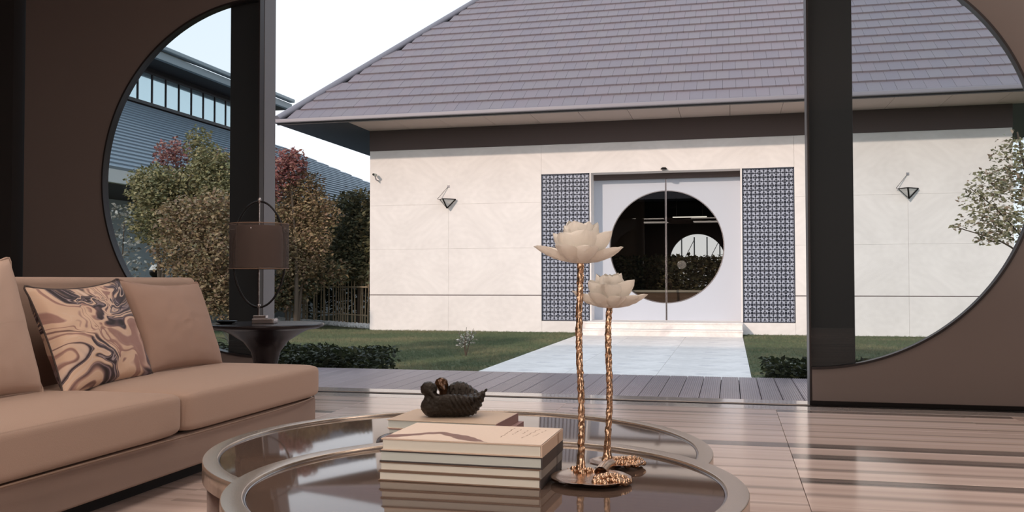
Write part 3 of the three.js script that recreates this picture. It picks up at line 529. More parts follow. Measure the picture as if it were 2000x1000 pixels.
// ---- ground, lawn, path, deck
single('ground', bx(-90, 90, -0.9, G0 - 0.05, -120, 60), M.earth, STRUCT);
single('lawn', bx(-40, -3.325, G0 - 0.05, G0 - 0.005, -60, -7.72), M.turf, STRUCT);
single('lawn', bx(0.255, 40, G0 - 0.05, G0 - 0.005, -60, -7.72), M.turf, STRUCT);
{
  const g = new THREE.BufferGeometry(), P = [], I = [];
  for (let b = 0; b < 6; b++) { const a = b * 1.05 + 0.3, r = 0.012 + 0.02 * (b % 3) / 2, x = r * Math.cos(a), z = r * Math.sin(a), lx = 0.55 * Math.cos(a + 0.8) * (0.3 + 0.2 * (b % 2)), lz = 0.55 * Math.sin(a + 0.8) * (0.3 + 0.2 * (b % 2)), wx = -0.05 * Math.sin(a), wz = 0.05 * Math.cos(a), k = P.length / 3; P.push(x * 8 - wx, 0, z * 8 - wz, x * 8 + wx, 0, z * 8 + wz, x * 8 + lx, 1 - 0.12 * (b % 3), z * 8 + lz); I.push(k, k + 1, k + 2); }
  g.setAttribute('position', new THREE.Float32BufferAttribute(P, 3)); g.setIndex(I); g.computeVertexNormals();
  for (const [x0, x1, n, label] of [[-15, -3.34, 62000, 'short green lawn grass left of the pale stone path'], [0.27, 6, 15000, 'short green lawn grass right of the pale stone path']])
    scatter('grass', g, M.blade, null, n, (o, c) => {
      const z = -7.75 - Math.pow(rnd(), 0.9) * 13, x = rr(x0, x1); o.position.set(x, G0 - 0.008, z); o.rotation.y = rr(0, 6.28);
      const patch = fbm(x * 0.6, z * 0.6, 1.2, 3); o.scale.set(rr(0.05, 0.075), rr(0.028, 0.055) * (1 + 0.5 * patch), rr(0.05, 0.075));
      const dry = sm(-0.1, 0.35, patch + rr(-0.15, 0.15)), v = rr(0.75, 1.2); c.setRGB(mix(0.130, 0.240, dry) * v, mix(0.165, 0.225, dry) * v, mix(0.090, 0.130, dry) * v);
    }, { kind: 'stuff', label, category: 'grass' });
  const p = struct('path', [AX, G0, -14]);
  const slab = bx(-0.5935, 0.5935, -0.06, 0, -0.6025, 0.6025, 0.004, 1);
  part('bed', bx(-3.32, 0.25, G0 - 0.05, G0 - 0.012, -19.86, -7.72), M.path, p);
  for (let i = 0; i < 3; i++) for (let j = 0; j < 10; j++) piece('slab', slab, M.path, p, [-3.32 + 0.595 + i * 1.19, G0, -7.75 - 0.605 - j * 1.21]);
  const d = struct('deck', [AX, 0, -7]);
  const sh = new THREE.Shape(), w = 0.132, ng = 9; sh.moveTo(-w / 2, -0.028); sh.lineTo(w / 2, -0.028); sh.lineTo(w / 2, -0.002); sh.lineTo(w / 2 - 0.002, 0);
  for (let k = 0; k < ng; k++) { const c = w / 2 - w * (k + 0.5) / ng; sh.lineTo(c + 0.0032, 0); sh.lineTo(c + 0.0022, -0.0035); sh.lineTo(c - 0.0022, -0.0035); sh.lineTo(c - 0.0032, 0); }
  sh.lineTo(-w / 2 + 0.002, 0); sh.lineTo(-w / 2, -0.002); sh.closePath();
  const bg = new THREE.ExtrudeGeometry(sh, { depth: 1.40, bevelEnabled: false }); bg.translate(0, 0, -0.70); boxUV(bg);
  const mats = [0.92, 1.0, 1.08].map((v) => { const m = M.deck.clone(); m.color = lin(0.78 * v, 0.76 * v, 0.82 * v); return m; });
  for (let x = -7.20; x < 3.2; x += 0.1378) piece('deck_board', bg, mats[Math.floor(rnd() * 3)], d, [x + 0.025, -0.001, -6.97]);
  part('joist', [bx(-7.3, 3.3, -0.12, -0.03, -6.5, -6.42), bx(-7.3, 3.3, -0.12, -0.03, -7.5, -7.42), bx(-7.3, 3.3, -0.45, -0.12, -7.5, -6.35)], M.farDark, d);
  part('fascia', bx(-7.3, 3.3, -0.45, -0.03, -7.70, -7.67), M.darkTrim, d);
}
// ---- clipped ground-cover borders between deck and lawn, either side of the path
function hedge(name, label, x0, x1, y0, y1, z0, z1, n, size, palette, cat = 'hedge') {
  const t = thing(name, label, cat, [(x0 + x1) / 2, y0, (z0 + z1) / 2]), s = [];
  for (let i = 0; i < Math.max(6, (x1 - x0) * 7); i++) { const x = rr(x0 + 0.05, x1 - 0.05), z = rr(z0 + 0.05, z1 - 0.05); s.push(bar([x, y0, z], [x + rr(-0.08, 0.08), mix(y0, y1, 0.85), z + rr(-0.08, 0.08)], 0.006, 4)); }
  part('stems', s, M.bark, t, { kind: 'stuff' });
  scatter('foliage', leafGeo, M.leaf, t, n, (o, c) => {
    const x = rr(x0, x1), z = rr(z0, z1), top = y1 * (1 + 0) + 0.10 * (y1 - y0) * N3(x * 2.2, z * 2.2, 3) ; let u = Math.pow(rnd(), 0.55);
    o.position.set(x + rr(-0.03, 0.03), mix(y0, top, u), z); o.rotation.set(rr(-1.4, 0.6), rr(0, 6.28), rr(-0.8, 0.8)); o.scale.setScalar(size * rr(0.6, 1.4));
    const p = palette[Math.floor(rnd() * palette.length)], v = rr(0.7, 1.3); c.setRGB(p[0] * v, p[1] * v, p[2] * v);
  });
  return t;
}
hedge('border_hedge', 'low dark green border planting along the deck, left of the stone path', -6.6, -3.36, G0, 0.12, -8.9, -7.78, 26000, 0.055, PAL.hedge);
hedge('border_hedge', 'low dark green border planting along the deck, right of the stone path', 0.30, 2.9, G0, 0.08, -8.7, -7.78, 21000, 0.055, PAL.hedge);
// ---- the pavilion
{
  const X0 = -8.62, X1 = 5.765, Z = -20.79, YS = 4.47, ZD = -21.29, OX0 = -4.309, OX1 = 1.384, JX0 = -3.133, JX1 = 0.231, OY0 = -0.16, OY1 = 3.278;
  const t = thing('pavilion', 'pale hipped-roof pavilion with a moon-window door across the garden', 'building', [AX, G0, -27]);
  const P = (n, g, m, par = t, e) => part(n, g, m, par, e);
  const wall = P('wall', [
    bx(X0, OX0, G0, YS, ZD, Z - 0.03), bx(OX1, X1, G0, YS, ZD, Z - 0.03), bx(OX0, OX1, OY1, YS, ZD, Z - 0.03), bx(OX0, OX1, G0, OY0, ZD, Z - 0.03),
    bx(JX0 - 0.035, JX0, OY0, OY1, ZD, Z), bx(JX1, JX1 + 0.035, OY0, OY1, ZD, Z),
    bx(X0, X0 + 0.3, G0, YS, -34, ZD), bx(X1 - 0.3, X1, G0, YS, -34, ZD)], M.plaster);
  const panel = (x0, x1, y0, y1) => P('wall_panel', bx(x0 + 0.0015, x1 - 0.0015, y0, y1, Z - 0.03, Z, 0.0015, 1), M.plaster, wall);
  for (const [a, j, b] of [[X0, -6.594, OX0], [OX1, 3.71, X1]]) {
    panel(a, j, G0, 0.424); panel(j, b, G0, 0.424); panel(a, j, 0.444, 1.549); panel(j, b, 0.444, 1.549); panel(a, j, 1.551, 2.622); panel(j, b, 1.551, 2.622); panel(a, b, 2.624, YS);
  }
  panel(OX0, OX1, OY1, YS); panel(OX0, JX0, G0, OY0); panel(JX1, OX1, G0, OY0);
  // rooms inside: dark back wall with a second moon opening
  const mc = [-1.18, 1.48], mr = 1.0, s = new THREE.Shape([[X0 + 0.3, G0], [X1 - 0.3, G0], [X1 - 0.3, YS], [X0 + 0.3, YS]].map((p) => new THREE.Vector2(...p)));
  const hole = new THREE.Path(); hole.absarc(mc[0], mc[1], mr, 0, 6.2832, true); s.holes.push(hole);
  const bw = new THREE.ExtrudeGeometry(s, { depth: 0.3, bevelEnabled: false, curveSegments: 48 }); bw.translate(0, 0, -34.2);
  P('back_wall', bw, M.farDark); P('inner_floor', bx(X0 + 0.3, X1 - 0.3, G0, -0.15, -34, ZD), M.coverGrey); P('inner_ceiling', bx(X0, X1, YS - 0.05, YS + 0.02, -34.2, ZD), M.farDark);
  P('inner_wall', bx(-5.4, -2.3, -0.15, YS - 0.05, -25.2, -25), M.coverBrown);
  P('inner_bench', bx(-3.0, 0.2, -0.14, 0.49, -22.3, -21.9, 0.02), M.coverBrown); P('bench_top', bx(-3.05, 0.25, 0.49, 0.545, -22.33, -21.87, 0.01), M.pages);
  // door leaves closed in the recess
  const R = 1.315, YC = 1.5643;
  for (const dir of [-1, 1]) {
    const xa = AX + dir * 0.004, W = dir < 0 ? JX0 + 0.0 : JX1 - 0.0, q = new THREE.Shape();
    q.moveTo(xa, OY0 + 0.01); q.lineTo(W, OY0 + 0.01); q.lineTo(W, OY1); q.lineTo(xa, OY1); q.lineTo(xa, YC + R); q.absarc(xa, YC, R, Math.PI / 2, -Math.PI / 2, dir > 0); q.lineTo(xa, OY0 + 0.01);
    const g = new THREE.ExtrudeGeometry(q, { depth: 0.05, bevelEnabled: false, curveSegments: 72 }); g.translate(0, 0, ZD - 0.05);
    const leaf = P('door_leaf', boxUV(g), M.doorWhite);
    const arc = (r) => { const o = []; for (let i = 0; i <= 64; i++) { const a = -Math.PI / 2 + Math.PI * i / 64; o.push(new THREE.Vector2(xa + dir * r * Math.cos(a), YC + r * Math.sin(a))); } return o; };
    const gg = new THREE.ShapeGeometry(new THREE.Shape(arc(R - 0.01)), 48); gg.translate(0, 0, ZD - 0.025); P('glass', gg, M.pavGlass, leaf);
    const rg = new THREE.ExtrudeGeometry(new THREE.Shape([...arc(R), ...arc(R - 0.02).reverse()]), { depth: 0.06, bevelEnabled: false }); rg.translate(0, 0, ZD - 0.052); P('rim', rg, M.steel, leaf);
    P('edge_strip', bx(xa, xa + dir * 0.015, OY0 + 0.01, OY1, ZD - 0.05, ZD + 0.004), M.steel, leaf);
  }
  P('door_head', bx(JX0, JX1, OY1 - 0.13, OY1, ZD, ZD + 0.06, 0.003), M.frieze);
  P('frieze', bx(X0 - 0.004, X1 + 0.004, 3.972, YS, Z - 0.02, Z + 0.022, 0.003), M.frieze);
  P('groove_shade', bx(X0 + 0.01, OX0, 0.424, 0.444, Z - 0.03, Z - 0.012), M.frieze, wall); P('groove_shade', bx(OX1, X1 - 0.01, 0.424, 0.444, Z - 0.03, Z - 0.012), M.frieze, wall);  // dark strips laid in the joint to stand for its shade
  // pierced screens: dark bars over star-shaped petals
  const cell = 0.1936, hc = cell / 2, q0 = new THREE.Shape([[-hc, -hc], [hc, -hc], [hc, hc], [-hc, hc]].map((p) => new THREE.Vector2(...p)));
  const cut = (pts) => q0.holes.push(new THREE.Path(pts.map((p) => new THREE.Vector2(...p))));
  for (let k = 0; k < 4; k++) {
    const ro = ([x, y]) => [[x, y], [-y, x], [-x, -y], [y, -x]][k];
    cut([[0.014, 0], [0.050, -0.021], [0.089, -0.009], [0.089, 0.009], [0.050, 0.021]].map(ro));       // kite slots between the petals
    cut([[0.066, 0.066], [0.090, 0.070], [0.090, 0.090], [0.070, 0.090]].map(ro));                       // corner holes
    cut([[0.062, 0.032], [0.090, 0.021], [0.090, 0.056]].map(ro)); cut([[0.032, 0.062], [0.056, 0.090], [0.021, 0.090]].map(ro));
  }
  const tileG = new THREE.ExtrudeGeometry(q0, { depth: 0.012, bevelEnabled: false });

  for (const [a, b] of [[OX0, JX0 - 0.035], [JX1 + 0.035, OX1]]) {
    const nx = 6, ny = 18, cw = (b - a - 0.04) / nx, ch = (OY1 - OY0 - 0.04) / ny;
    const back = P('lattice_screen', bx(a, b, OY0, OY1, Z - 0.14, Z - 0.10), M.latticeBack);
    P('frame', [bx(a, a + 0.02, OY0, OY1, Z - 0.1, Z + 0.004), bx(b - 0.02, b, OY0, OY1, Z - 0.1, Z + 0.004), bx(a, b, OY1 - 0.02, OY1, Z - 0.1, Z + 0.004), bx(a, b, OY0, OY0 + 0.02, Z - 0.1, Z + 0.004)], M.latticeDark, back);
    for (let i = 0; i < nx; i++) for (let j = 0; j < ny; j++) { const m = piece('lattice_tile', tileG, M.lattice, back, [a + 0.02 + cw * (i + 0.5), OY0 + 0.02 + ch * (j + 0.5), Z - 0.035]); m.scale.set(cw / cell, ch / cell, 1); }
    const bars = []; for (let i = 1; i < nx * 2; i++) bars.push(bx(a + 0.02 + cw * i / 2 - 0.006, a + 0.02 + cw * i / 2 + 0.006, OY0, OY1, Z - 0.03, Z - 0.012)); for (let j = 1; j < ny * 2; j++) bars.push(bx(a, b, OY0 + 0.02 + ch * j / 2 - 0.006, OY0 + 0.02 + ch * j / 2 + 0.006, Z - 0.03, Z - 0.012));
    P('lattice_bars', bars, M.latticeDark, back, { kind: 'stuff' });
  }
  // steps
  for (const [y, z] of [[-0.145, -20.19], [-0.29, -19.86]]) { P('step', bx(-3.19, 0.245, G0 - 0.02, y - 0.035, ZD, z + 0.0 - 0.012), M.path); P('step_tread', bx(-3.2, 0.255, y - 0.035, y, y > -0.2 ? ZD : -20.2, z, 0.004, 1), M.path); }
  // roof
  const ZE = -19.30, YE = 4.545, sl = 0.72, XE0 = -10.33, XE1 = 7.43, phi = Math.atan(sl), hx = 0.507;
  const on = (x, s) => [x, YE + s * Math.sin(phi), ZE - s * Math.cos(phi)], RS = 7.72;
  const A = on(XE0, 0), B = on(XE1, 0), C = on(XE1 - RS * Math.cos(phi) * hx, RS), D = on(XE0 + RS * Math.cos(phi) * hx, RS), Ab = [XE0, YE, -35.5], Bb = [XE1, YE, -35.5], rg = new THREE.BufferGeometry();
  const Db = [D[0], D[1], -29.2], Cb = [C[0], C[1], -29.2];
  rg.setAttribute('position', new THREE.Float32BufferAttribute([A, B, C, A, C, D, Ab, A, D, Ab, D, Db, B, Bb, Cb, B, Cb, C, Bb, Ab, Db, Bb, Db, Cb, D, C, Cb, D, Cb, Db].flat(), 3)); rg.computeVertexNormals(); rg.translate(0, -0.03, 0);
  const roof = P('roof', boxUV(rg), M.tileMix.clone(), t); roof.material = M.farDark;
  const ex = 0.497, tw = 0.272, tg = new RoundedBoxGeometry(tw - 0.003, 0.058, 0.56, 1, 0.003); boxUV(tg);
  let count = 0; const rest = [];
  for (let r = 0; r < 16; r++) {
    const sC = r * ex + 0.25; if (sC > RS) break;
    const xl = XE0 + sC * Math.cos(phi) * hx + 0.06, xr = XE1 - sC * Math.cos(phi) * hx - 0.06;
    for (let x = XE0 - tw + (r % 2) * tw / 2; x < xr; x += tw) {
      const cx = x + tw / 2; if (cx < xl || cx > xr) continue;
      const p = on(cx, sC), up = 0.016 + rr(-0.002, 0.002), k = Math.floor(rnd() * 4), rot = phi - 0.075 + rr(-0.004, 0.004);
      p[1] += up * Math.cos(phi); p[2] += up * Math.sin(phi);
      if (count < 300 && cx < 6.2) { piece('roof_tile', tg, M.tile[k], roof, p, [rot, 0, rr(-0.003, 0.003)]); count++; }
      else { const g = tg.clone(); g.rotateX(rot); g.translate(...p); const c = M.tile[k].color, col = new Float32Array(g.attributes.position.count * 3); for (let i = 0; i < col.length; i += 3) { col[i] = c.r; col[i + 1] = c.g; col[i + 2] = c.b; } g.setAttribute('color', new THREE.BufferAttribute(col, 3)); rest.push(g); }
    }
  }
  P('upper_tiles', rest, M.tileMix, roof, { kind: 'stuff' });
  P('hip_cap', [bar([A[0], A[1] + 0.05, A[2]], [D[0], D[1] + 0.05, D[2]], 0.085, 8), bar([B[0], B[1] + 0.05, B[2]], [C[0], C[1] + 0.05, C[2]], 0.085, 8), bar([D[0], D[1] + 0.05, D[2]], [C[0], C[1] + 0.05, C[2]], 0.1, 8)], M.zinc, roof);
  P('gutter', [bx(XE0 - 0.05, XE1 + 0.05, 4.475, 4.575, ZE + 0.0, ZE + 0.10, 0.02), bx(XE0 - 0.03, XE1 + 0.03, 4.50, 4.535, ZE + 0.1, ZE + 0.104), bx(XE0 - 0.05, XE0 + 0.05, 4.475, 4.575, -35.5, ZE + 0.08, 0.02)], M.zinc);
  P('fascia', bx(XE0, XE1, 4.44, 4.485, ZE - 0.02, ZE + 0.02), M.darkTrim);
  for (let k = 0; k < 15; k++) { const x0 = X0 + k * 1.08, x1 = Math.min(XE1, x0 + 1.08); if (x1 > x0) P('soffit_panel', bx(x0 + 0.004, x1 - 0.004, YS, YS + 0.02, Z, ZE - 0.01, 0.002, 1), M.soffit); }
  P('shaded_side_soffit', bx(XE0, X0 - 0.002, YS, YS + 0.02, -35.4, ZE - 0.02), M.darkTrim);  // darker than the front soffit panels, shade put into the colour
  P('shaded_side_soffit', bx(X1 + 0.002, XE1, YS - 0.003, YS - 0.001, -35.4, Z), M.darkTrim);
}
// things fixed to the pavilion
function wallLamp(x, label) {
  const y = 2.735, z = -20.79, t = thing('wall_lamp', label, 'lamp', [x, y, z], 'pyramid wall lamps');
  const L = [x - 0.20, y, z + 0.06], Rr = [x + 0.20, y, z + 0.06], F = [x - 0.05, y, z + 0.30], B = [x, y - 0.215, z + 0.12];
  const edge = (a, b, r) => bar(a, b, r, 6);
  part('frame', [edge(L, B, 0.008), edge(Rr, B, 0.018), edge(F, B, 0.018), edge(L, F, 0.010), edge(F, Rr, 0.010), edge(L, Rr, 0.010)], M.blackMetal, t);
  const tri = (n, a, b, c) => { const g = new THREE.BufferGeometry(), e = [0, 0, 0].map((_, i) => (a[i] + b[i] + c[i]) / 3), q = [a, b, c].map((p) => p.map((v, i) => e[i] + (v - e[i]) * 0.97)); g.setAttribute('position', new THREE.Float32BufferAttribute(q.flat(), 3)); g.computeVertexNormals(); part(n, g, M.frosted, t); };
  tri('pane', L, F, B); tri('pane', F, Rr, B);
  part('bracket', [bar([x - 0.25, y + 0.01, z + 0.10], [x, y + 0.32, z + 0.01], 0.007), bar([x - 0.25, y + 0.01, z + 0.10], L, 0.006)], M.steel, t);
  part('wall_plate', bx(x - 0.03, x + 0.03, y + 0.29, y + 0.35, z, z + 0.012, 0.003), M.steel, t);
}
wallLamp(-6.594, 'small inverted-pyramid wall lamp on the pavilion wall left of the door');
wallLamp(3.71, 'small inverted-pyramid wall lamp on the pavilion wall right of the door');
{
  const x = -8.40, y = 3.34, z = -20.785, t = thing('security_camera', 'small security camera on the top left corner of the pavilion wall', 'camera', [x, y, z]);
  part('bracket', [bar([x, y - 0.10, z], [x, y - 0.10, z + 0.12], 0.014), bar([x, y - 0.10, z + 0.12], [x - 0.03, y, z + 0.14], 0.012)], M.steel, t);
  const c = new THREE.CylinderGeometry(0.035, 0.035, 0.16, 12); c.rotateX(Math.PI / 2); c.translate(x - 0.03, y + 0.03, z + 0.15); part('body', c, M.pagesGrey, t);
  const l = new THREE.CylinderGeometry(0.026, 0.026, 0.02, 12); l.rotateX(Math.PI / 2); l.translate(x - 0.03, y + 0.03, z + 0.236); part('lens', l, M.blackMetal, t);
  const t2 = thing('door_sensor', 'tiny dark sensor above the middle of the pavilion door', 'sensor', [AX, 3.30, z]);
  part('housing', [lathe([[0.0, 0.05], [0.05, 0.045], [0.075, 0.015], [0.075, 0.0], [0, 0]], 14, AX, 3.30, z + 0.07), bx(AX - 0.03, AX + 0.03, 3.285, 3.335, z, z + 0.06, 0.008)], M.blackMetal, t2);
  part('lens', lathe([[0, -0.02], [0.025, -0.012], [0.032, 0]], 12, AX - 0.0, 3.30, z + 0.07), M.steel, t2);
}
{ // seen through the pavilion's round glass
  const t = thing('linear_lamp', 'slim glowing lamp bar hanging behind the pavilion round glass', 'lamp', [-1.0, 2.36, -23]);
  part('tube', bx(-1.40, -0.56, 2.35, 2.375, -23.03, -22.97, 0.008), std(lin(0.8, 0.8, 0.8), 0.5, { emissive: lin(0.9, 0.85, 0.78), emissiveIntensity: 1.6 }), t);
  part('suspension', [bar([-1.3, 2.37, -23], [-1.3, 4.4, -23], 0.004), bar([-0.66, 2.37, -23], [-0.66, 4.4, -23], 0.004)], M.steel, t);
  const l = new THREE.RectAreaLight(new THREE.Color().setRGB(1, 0.92, 0.82), 7, 0.8, 0.05); l.position.set(0.02, -0.03, 0); l.rotation.x = -Math.PI / 2; t.add(l);
  hedge('indoor_hedge', 'dark green hedge row standing behind the pavilion round glass', -3.4, 0.3, -0.14, 1.36, -24.4, -23.5, 9000, 0.12, PAL.bamboo);
  const f = thing('garden_fence', 'white slatted fence seen through the far moon opening', 'fence', [-1.2, G0, -37]);
  part('rail', bx(-4, 1.6, 1.28, 1.42, -37.04, -36.96, 0.005), M.farWhite, f); part('rail', bx(-4, 1.6, 0.2, 0.3, -37.04, -36.96, 0.005), M.farWhite, f);
  for (let x = -3.9; x < 1.6; x += 0.5) part('post', bx(x - 0.025, x + 0.025, G0, 2.5, -37.03, -36.97, 0.004), M.farWhite, f);
  for (let x = -3.9; x < 1; x += 1.0) part('brace', bar([x, 1.42, -37], [x + 0.5, 2.4, -37], 0.015), M.steel, f);
}
// ---- the neighbouring house on the left
{
  const t = thing('neighbour_house', 'slate-blue two-storey house with a row of high windows behind the left trees', 'building', [-15, G0, -22]);
  const P = (n, g, m, par = t, e) => part(n, g, m, par, e);
  P('upper_wall', bx(-18, -16.06, 5.6, 7.4, -28.9, -15.2), M.farDark);
  const frame = P('window_band', [bx(-16.06, -15.98, 5.76, 5.85, -28.9, -15.2), bx(-16.06, -15.98, 6.66, 6.72, -28.9, -15.2)], M.darkTrim);
  for (let k = 0; k < 21; k++) { const z = -15.45 - k * 0.645; P('pane', bx(-16.05, -16.02, 5.85, 6.66, z - 0.61, z - 0.035), M.farPane, frame); P('mullion', bx(-16.03, -15.995, 5.85, 6.66, z - 0.035, z + 0.0), M.darkTrim, frame); }
  const eave = P('eave', [bx(-16.6, -15.2, 6.86, 6.93, -29.3, -14.8)], M.farDark);
  P('eave_board', bx(-15.25, -15.12, 6.85, 7.06, -29.3, -14.8, 0.01), M.farEave, eave); P('gutter', bx(-15.2, -15.0, 7.10, 7.22, -29.3, -14.8, 0.03), M.farEave, eave);
  const q = new THREE.BufferGeometry(); q.setAttribute('position', new THREE.Float32BufferAttribute([-15.05, 7.22, -14.8, -15.05, 7.22, -29.4, -19, 8.6, -26.5, -15.05, 7.22, -14.8, -19, 8.6, -26.5, -19, 8.6, -14.8].map((v) => v), 3)); q.computeVertexNormals();
  P('upper_roof', q, M.farSlat);
  const courses = [], m = 0.6, L = Math.hypot(4.6, 4.6 * m), n = 23;
  for (let k = 0; k < n; k++) {
    const dx = 4.6 * (k + 0.5) / n, x = -16 + dx, y = 5.70 - m * dx, z0 = -13.9, z1 = -30.2 - 3.2 * dx, g = new THREE.BoxGeometry(L / n + 0.05, 0.06, z0 - z1);
    g.rotateZ(-Math.atan(m) + 0.14); g.translate(x, y, (z0 + z1) / 2); courses.push(g);
  }
  P('lower_roof', courses, M.farSlat, t, { kind: 'stuff' });
  P('barge_board', bx(-11.5, -11.38, 2.66, 2.94, -46, -13.9, 0.01), M.farWhite);
  P('gable_edge', bar([-16, 5.72, -13.9], [-11.4, 2.96, -13.9], 0.08, 6), M.farWhite);
  P('lower_soffit', bx(-13.6, -11.5, 2.64, 2.68, -45, -14), M.farDark);
  P('garden_wall', bx(-14, -13.6, G0, 2.64, -45, -13.9), M.farWall);
}
// ---- trees and shrubs
tree('leafy_tree', 'olive green bushy tree nearest the arc of the left glass', [-7.73, G0, -11.13], [[[[-7.75, 0.80, -11.13], [-7.82, 2.07, -11.05]], 0.05, 0.015], [[[-7.65, 0.71, -11.05], [-7.52, 1.73, -10.96]], 0.04, 0.012]],
  [[-7.89, 2.14, -11.13, 0.36, 0.29], [-7.63, 2.01, -10.96, 0.38, 0.34], [-7.69, 1.63, -11.05, 0.44, 0.36]], 8500, 0.058, PAL.olive);
tree('leafy_tree', 'tall olive tree with the highest crown, left of the dark column', [-7.14, G0, -11.22], [[[[-7.14, 1.14, -11.22], [-7.18, 2.58, -11.22]], 0.055, 0.015], [[[-7.06, 0.97, -11.22], [-6.80, 2.16, -11.13]], 0.04, 0.012]],
  [[-7.21, 2.67, -11.22, 0.22, 0.26], [-6.93, 2.35, -11.13, 0.34, 0.31], [-7.18, 2.12, -11.22, 0.38, 0.36], [-6.76, 1.95, -11.13, 0.42, 0.38]], 8500, 0.058, PAL.olive);
tree('maple_tree', 'red-leaved maple showing between the olive crowns at the left', [-7.44, G0, -11.64], [[[[-7.48, 1.31, -11.64], [-7.82, 2.54, -11.56]], 0.05, 0.015], [[[-7.31, 1.31, -11.64], [-7.06, 2.33, -11.56]], 0.045, 0.015]],
  [[-7.84, 2.61, -11.52, 0.29, 0.24], [-7.11, 2.42, -11.60, 0.29, 0.26], [-7.44, 2.20, -11.64, 0.34, 0.26], [-6.59, 2.29, -11.56, 0.26, 0.24]], 2800, 0.062, PAL.red);
tree('leafy_shrub', 'tawny brown shrub filling the lower left glass', [-6.71, G0, -10.37], [[[[-6.71, 0.46, -10.37], [-6.97, 1.48, -10.37]], 0.03, 0.01], [[[-6.63, 0.46, -10.37], [-6.29, 1.40, -10.29]], 0.03, 0.01]],
  [[-6.93, 1.58, -10.46, 0.39, 0.32], [-6.42, 1.61, -10.37, 0.39, 0.36], [-6.76, 1.18, -10.29, 0.44, 0.36], [-6.25, 1.10, -10.20, 0.42, 0.38], [-6.46, 0.67, -10.12, 0.42, 0.38], [-6.08, 0.59, -10.12, 0.34, 0.34]], 14500, 0.057, PAL.tawny, undefined, 'shrub');
tree('leafy_shrub', 'loose silvery shrub at the edge of the round left glass', [-7.48, G0, -9.94], [[[[-7.48, 0.55, -9.94], [-7.44, 1.56, -9.94]], 0.02, 0.006]],
  [[-7.50, 1.61, -9.94, 0.17, 0.17], [-7.46, 1.27, -9.94, 0.19, 0.19], [-7.27, 0.97, -9.94, 0.17, 0.17]], 300, 0.06, PAL.silver, undefined, 'shrub');
tree('maple_tree', 'red-topped maple right of the left column', [-10.3, G0, -20.2], [[[[-10.3, 1.5, -20.2], [-10.5, 3.6, -20.2]], 0.06, 0.015]], [[-10.5, 3.62, -20.2, 0.48, 0.45], [-10.9, 3.2, -20.1, 0.4, 0.5]], 1900, 0.10, PAL.red);
tree('leafy_tree', 'tawny brown tree between the left column and the pavilion', [-10.45, G0, -20.6], [[[[-10.45, 1.0, -20.6], [-10.5, 2.9, -20.6]], 0.06, 0.015], [[[-10.3, 1.0, -20.6], [-9.9, 2.5, -20.6]], 0.05, 0.012]],
  [[-10.45, 3.05, -20.7, 0.65, 0.5], [-9.98, 2.5, -20.6, 0.62, 0.5], [-10.7, 2.3, -20.6, 0.68, 0.55], [-10.2, 1.75, -20.5, 0.68, 0.5], [-10.85, 1.55, -20.5, 0.62, 0.5], [-10.4, 1.2, -20.5, 0.65, 0.45]], 14000, 0.085, PAL.tawny);
tree('leafy_shrub', 'low tawny and green shrub in front of the bamboo canes', [-10.9, G0, -20.9], [[[[-10.9, 0.1, -20.9], [-10.7, 0.7, -20.9]], 0.03, 0.01], [[[-10.8, 0.1, -20.9], [-11.2, 0.7, -20.9]], 0.03, 0.01]],
  [[-11.0, 0.55, -20.9, 0.55, 0.5], [-10.45, 0.75, -20.9, 0.5, 0.4], [-11.4, 0.4, -20.8, 0.5, 0.5], [-9.8, 1.0, -21.2, 0.45, 0.35]], 5200, 0.10, [...PAL.tawny, ...PAL.bamboo], undefined, 'shrub');
tree('leafy_tree', 'dark green tree against the left end of the pavilion', [-9.6, G0, -22.4], [[[[-9.6, 1.0, -22.4], [-9.6, 2.6, -22.4]], 0.06, 0.015]],
  [[-9.75, 2.75, -22.4, 0.62, 0.5], [-9.5, 2.1, -22.3, 0.7, 0.6], [-9.9, 1.6, -22.3, 0.7, 0.55], [-9.4, 1.3, -22.2, 0.55, 0.5]], 6400, 0.115, PAL.bamboo);
tree('slender_tree', 'pale olive tree with thin branches reaching across the right glass', [4.45, G0, -14.3], [[[[4.35, 0.8, -14.3], [4.2, 1.9, -14.3], [4.0, 2.9, -14.2]], 0.07, 0.012], [[[4.35, 0.7, -14.3], [3.9, 1.25, -14.2], [3.15, 1.55, -14.1]], 0.028, 0.006], [[[4.3, 0.95, -14.3], [3.8, 1.7, -14.2], [3.35, 2.1, -14.1]], 0.028, 0.006]],
  [[3.98, 2.62, -14.2, 0.34, 0.28], [3.72, 2.18, -14.2, 0.36, 0.28], [3.42, 1.95, -14.1, 0.24, 0.14], [3.55, 1.72, -14.1, 0.36, 0.2], [3.25, 1.58, -14.1, 0.2, 0.12], [3.85, 1.55, -14.2, 0.42, 0.26], [4.15, 2.1, -14.2, 0.45, 0.5], [3.6, 1.38, -14.1, 0.28, 0.12]], 2300, 0.072, PAL.pale);
tree('leafy_tree', 'dark tree beyond the right end of the pavilion', [8.0, G0, -22.5], [[[[8, 2, -22.5], [8, 3.6, -22.5]], 0.12, 0.04]], [[7.6, 3.2, -22.4, 1.2, 1.1], [7.9, 1.8, -22.5, 1.3, 1.2]], 5200, 0.14, PAL.deep);
hedge('back_hedge', 'dark hedge behind the row of bamboo canes', -13.4, -8.75, G0, 1.5, -27.2, -26.2, 8000, 0.15, PAL.hedge);
tree('leafy_shrub', 'small bare grey shrub alone on the left lawn', [-4.15, G0, -14.0], [[[[-4.1, -0.25, -14], [-4.02, 0.02, -14]], 0.012, 0.003], [[[-4.18, -0.25, -14], [-4.28, -0.02, -14]], 0.012, 0.003], [[[-4.15, -0.2, -13.96], [-4.12, 0.04, -13.95]], 0.012, 0.003]], [[-4.15, -0.16, -14, 0.19, 0.13]], 170, 0.05, PAL.silver, undefined, 'shrub');
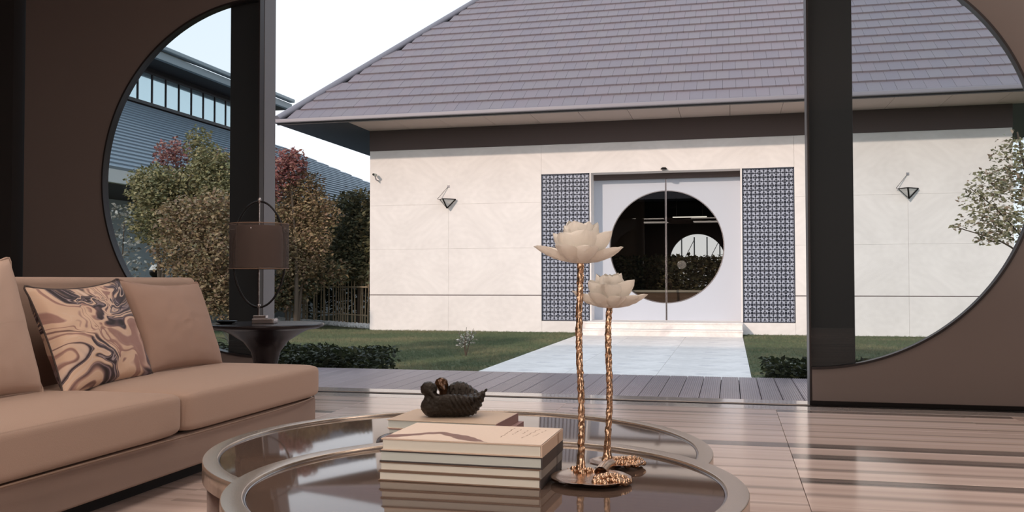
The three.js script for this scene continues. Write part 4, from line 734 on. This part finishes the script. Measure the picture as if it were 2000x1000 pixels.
{ // spiky clump beside the column
  const t = thing('spiky_plant', 'pale spiky clump of narrow leaves below the tawny shrub', 'plant', [-6.15, G0, -10.6]);
  for (let i = 0; i < 46; i++) { const a = rr(0, 6.28), l = rr(0.5, 0.95), s = rr(0.25, 0.8), b = [-6.15 + 0.05 * Math.cos(a), G0, -10.6 + 0.05 * Math.sin(a)]; const m = part('leaf', taper([b, [b[0] + s * l * 0.4 * Math.cos(a), G0 + l * 0.75, b[2] + s * l * 0.4 * Math.sin(a)], [b[0] + s * l * Math.cos(a), G0 + l * (1.05 - 0.35 * s), b[2] + s * l * Math.sin(a)]], 0.014, 0.002, 4), M.silverLeaf || (M.silverLeaf = std(lin(0.20, 0.20, 0.17), 0.7)), t); }
}
{ // bamboo row with its rail and white pebble strip
  for (let k = 0; k < 34; k++) {
    const u = (k + rr(0.3, 0.7)) / 34, x = mix(-12.9, -9.0, u) + rr(-0.12, 0.12), z = mix(-24.6, -21.75, u) + rr(-0.25, 0.05), h = rr(1.7, 2.7), lean = rr(-0.06, 0.06);
    const t = thing('bamboo_cane', 'thin bamboo cane in the row standing along the white pebble strip', 'bamboo', [x, G0, z], 'bamboo canes along the pebble strip');
    part('cane', [taper([[x, G0, z], [x + lean * 0.4, G0 + h * 0.5, z], [x + lean, G0 + h, z]], 0.022, 0.010, 6), ...[0.2, 0.4, 0.6, 0.8].map((q) => { const g = new THREE.TorusGeometry(0.021 - 0.009 * q, 0.004, 4, 8); g.rotateX(Math.PI / 2); g.translate(x + lean * q * q, G0 + h * q, z); return g; })], M.cane, t);
    foliage(t, [[x + lean, G0 + h, z, 0.28, 0.3], [x + lean * 0.6, G0 + h * 0.72, z, 0.26, 0.28]], 150, 0.12, k % 3 ? PAL.bamboo : PAL.olive);
  }
  const r = thing('bamboo_rail', 'long bamboo rail tied across the row of canes', 'rail', [-10.9, 0.62, -23.1]);
  part('rail', bar([-13.0, 0.60, -24.42], [-8.95, 0.62, -21.42], 0.02, 8), M.cane, r); part('rail', bar([-13.0, -0.1, -24.42], [-8.95, -0.1, -21.42], 0.015, 8), M.cane, r);
  const pg = new THREE.IcosahedronGeometry(0.05, 1);
  scatter('white_pebbles', pg, M.pebble, null, 3400, (o, c) => { const u = rnd(), w = rr(-0.35, 0.35); o.position.set(mix(-13.3, -8.7, u) + w * 0.6, G0 + 0.02 + rr(0, 0.05), mix(-24.85, -21.45, u) + w * 0.8); o.rotation.set(rr(0, 3), rr(0, 3), 0); o.scale.set(rr(0.6, 1.4), rr(0.5, 0.9), rr(0.6, 1.3)); const v = rr(0.8, 1.1); c.setRGB(v, v, v); }, { kind: 'stuff', label: 'strip of white pebbles at the foot of the bamboo row', category: 'pebbles' });
}
{
  const x = -8.35, z = -11.9, t = thing('globe_lamp', 'small dark globe garden lamp low in the left glass', 'lamp', [x, G0, z]);
  part('post', lathe([[0.05, 0], [0.05, 0.02], [0.018, 0.03], [0.018, 1.28], [0.0, 1.28]], 12, x, G0, z), M.blackMetal, t);
  const g = new THREE.SphereGeometry(0.10, 20, 14); g.translate(x, G0 + 1.36, z); part('globe', g, M.blackMetal, t);
  part('cap', lathe([[0.0, 0.115], [0.06, 0.10], [0.102, 0.03], [0.104, 0.02], [0.09, 0.02]], 20, x, G0 + 1.36, z), M.farWhite, t);
}

renderer.render(scene, camera);
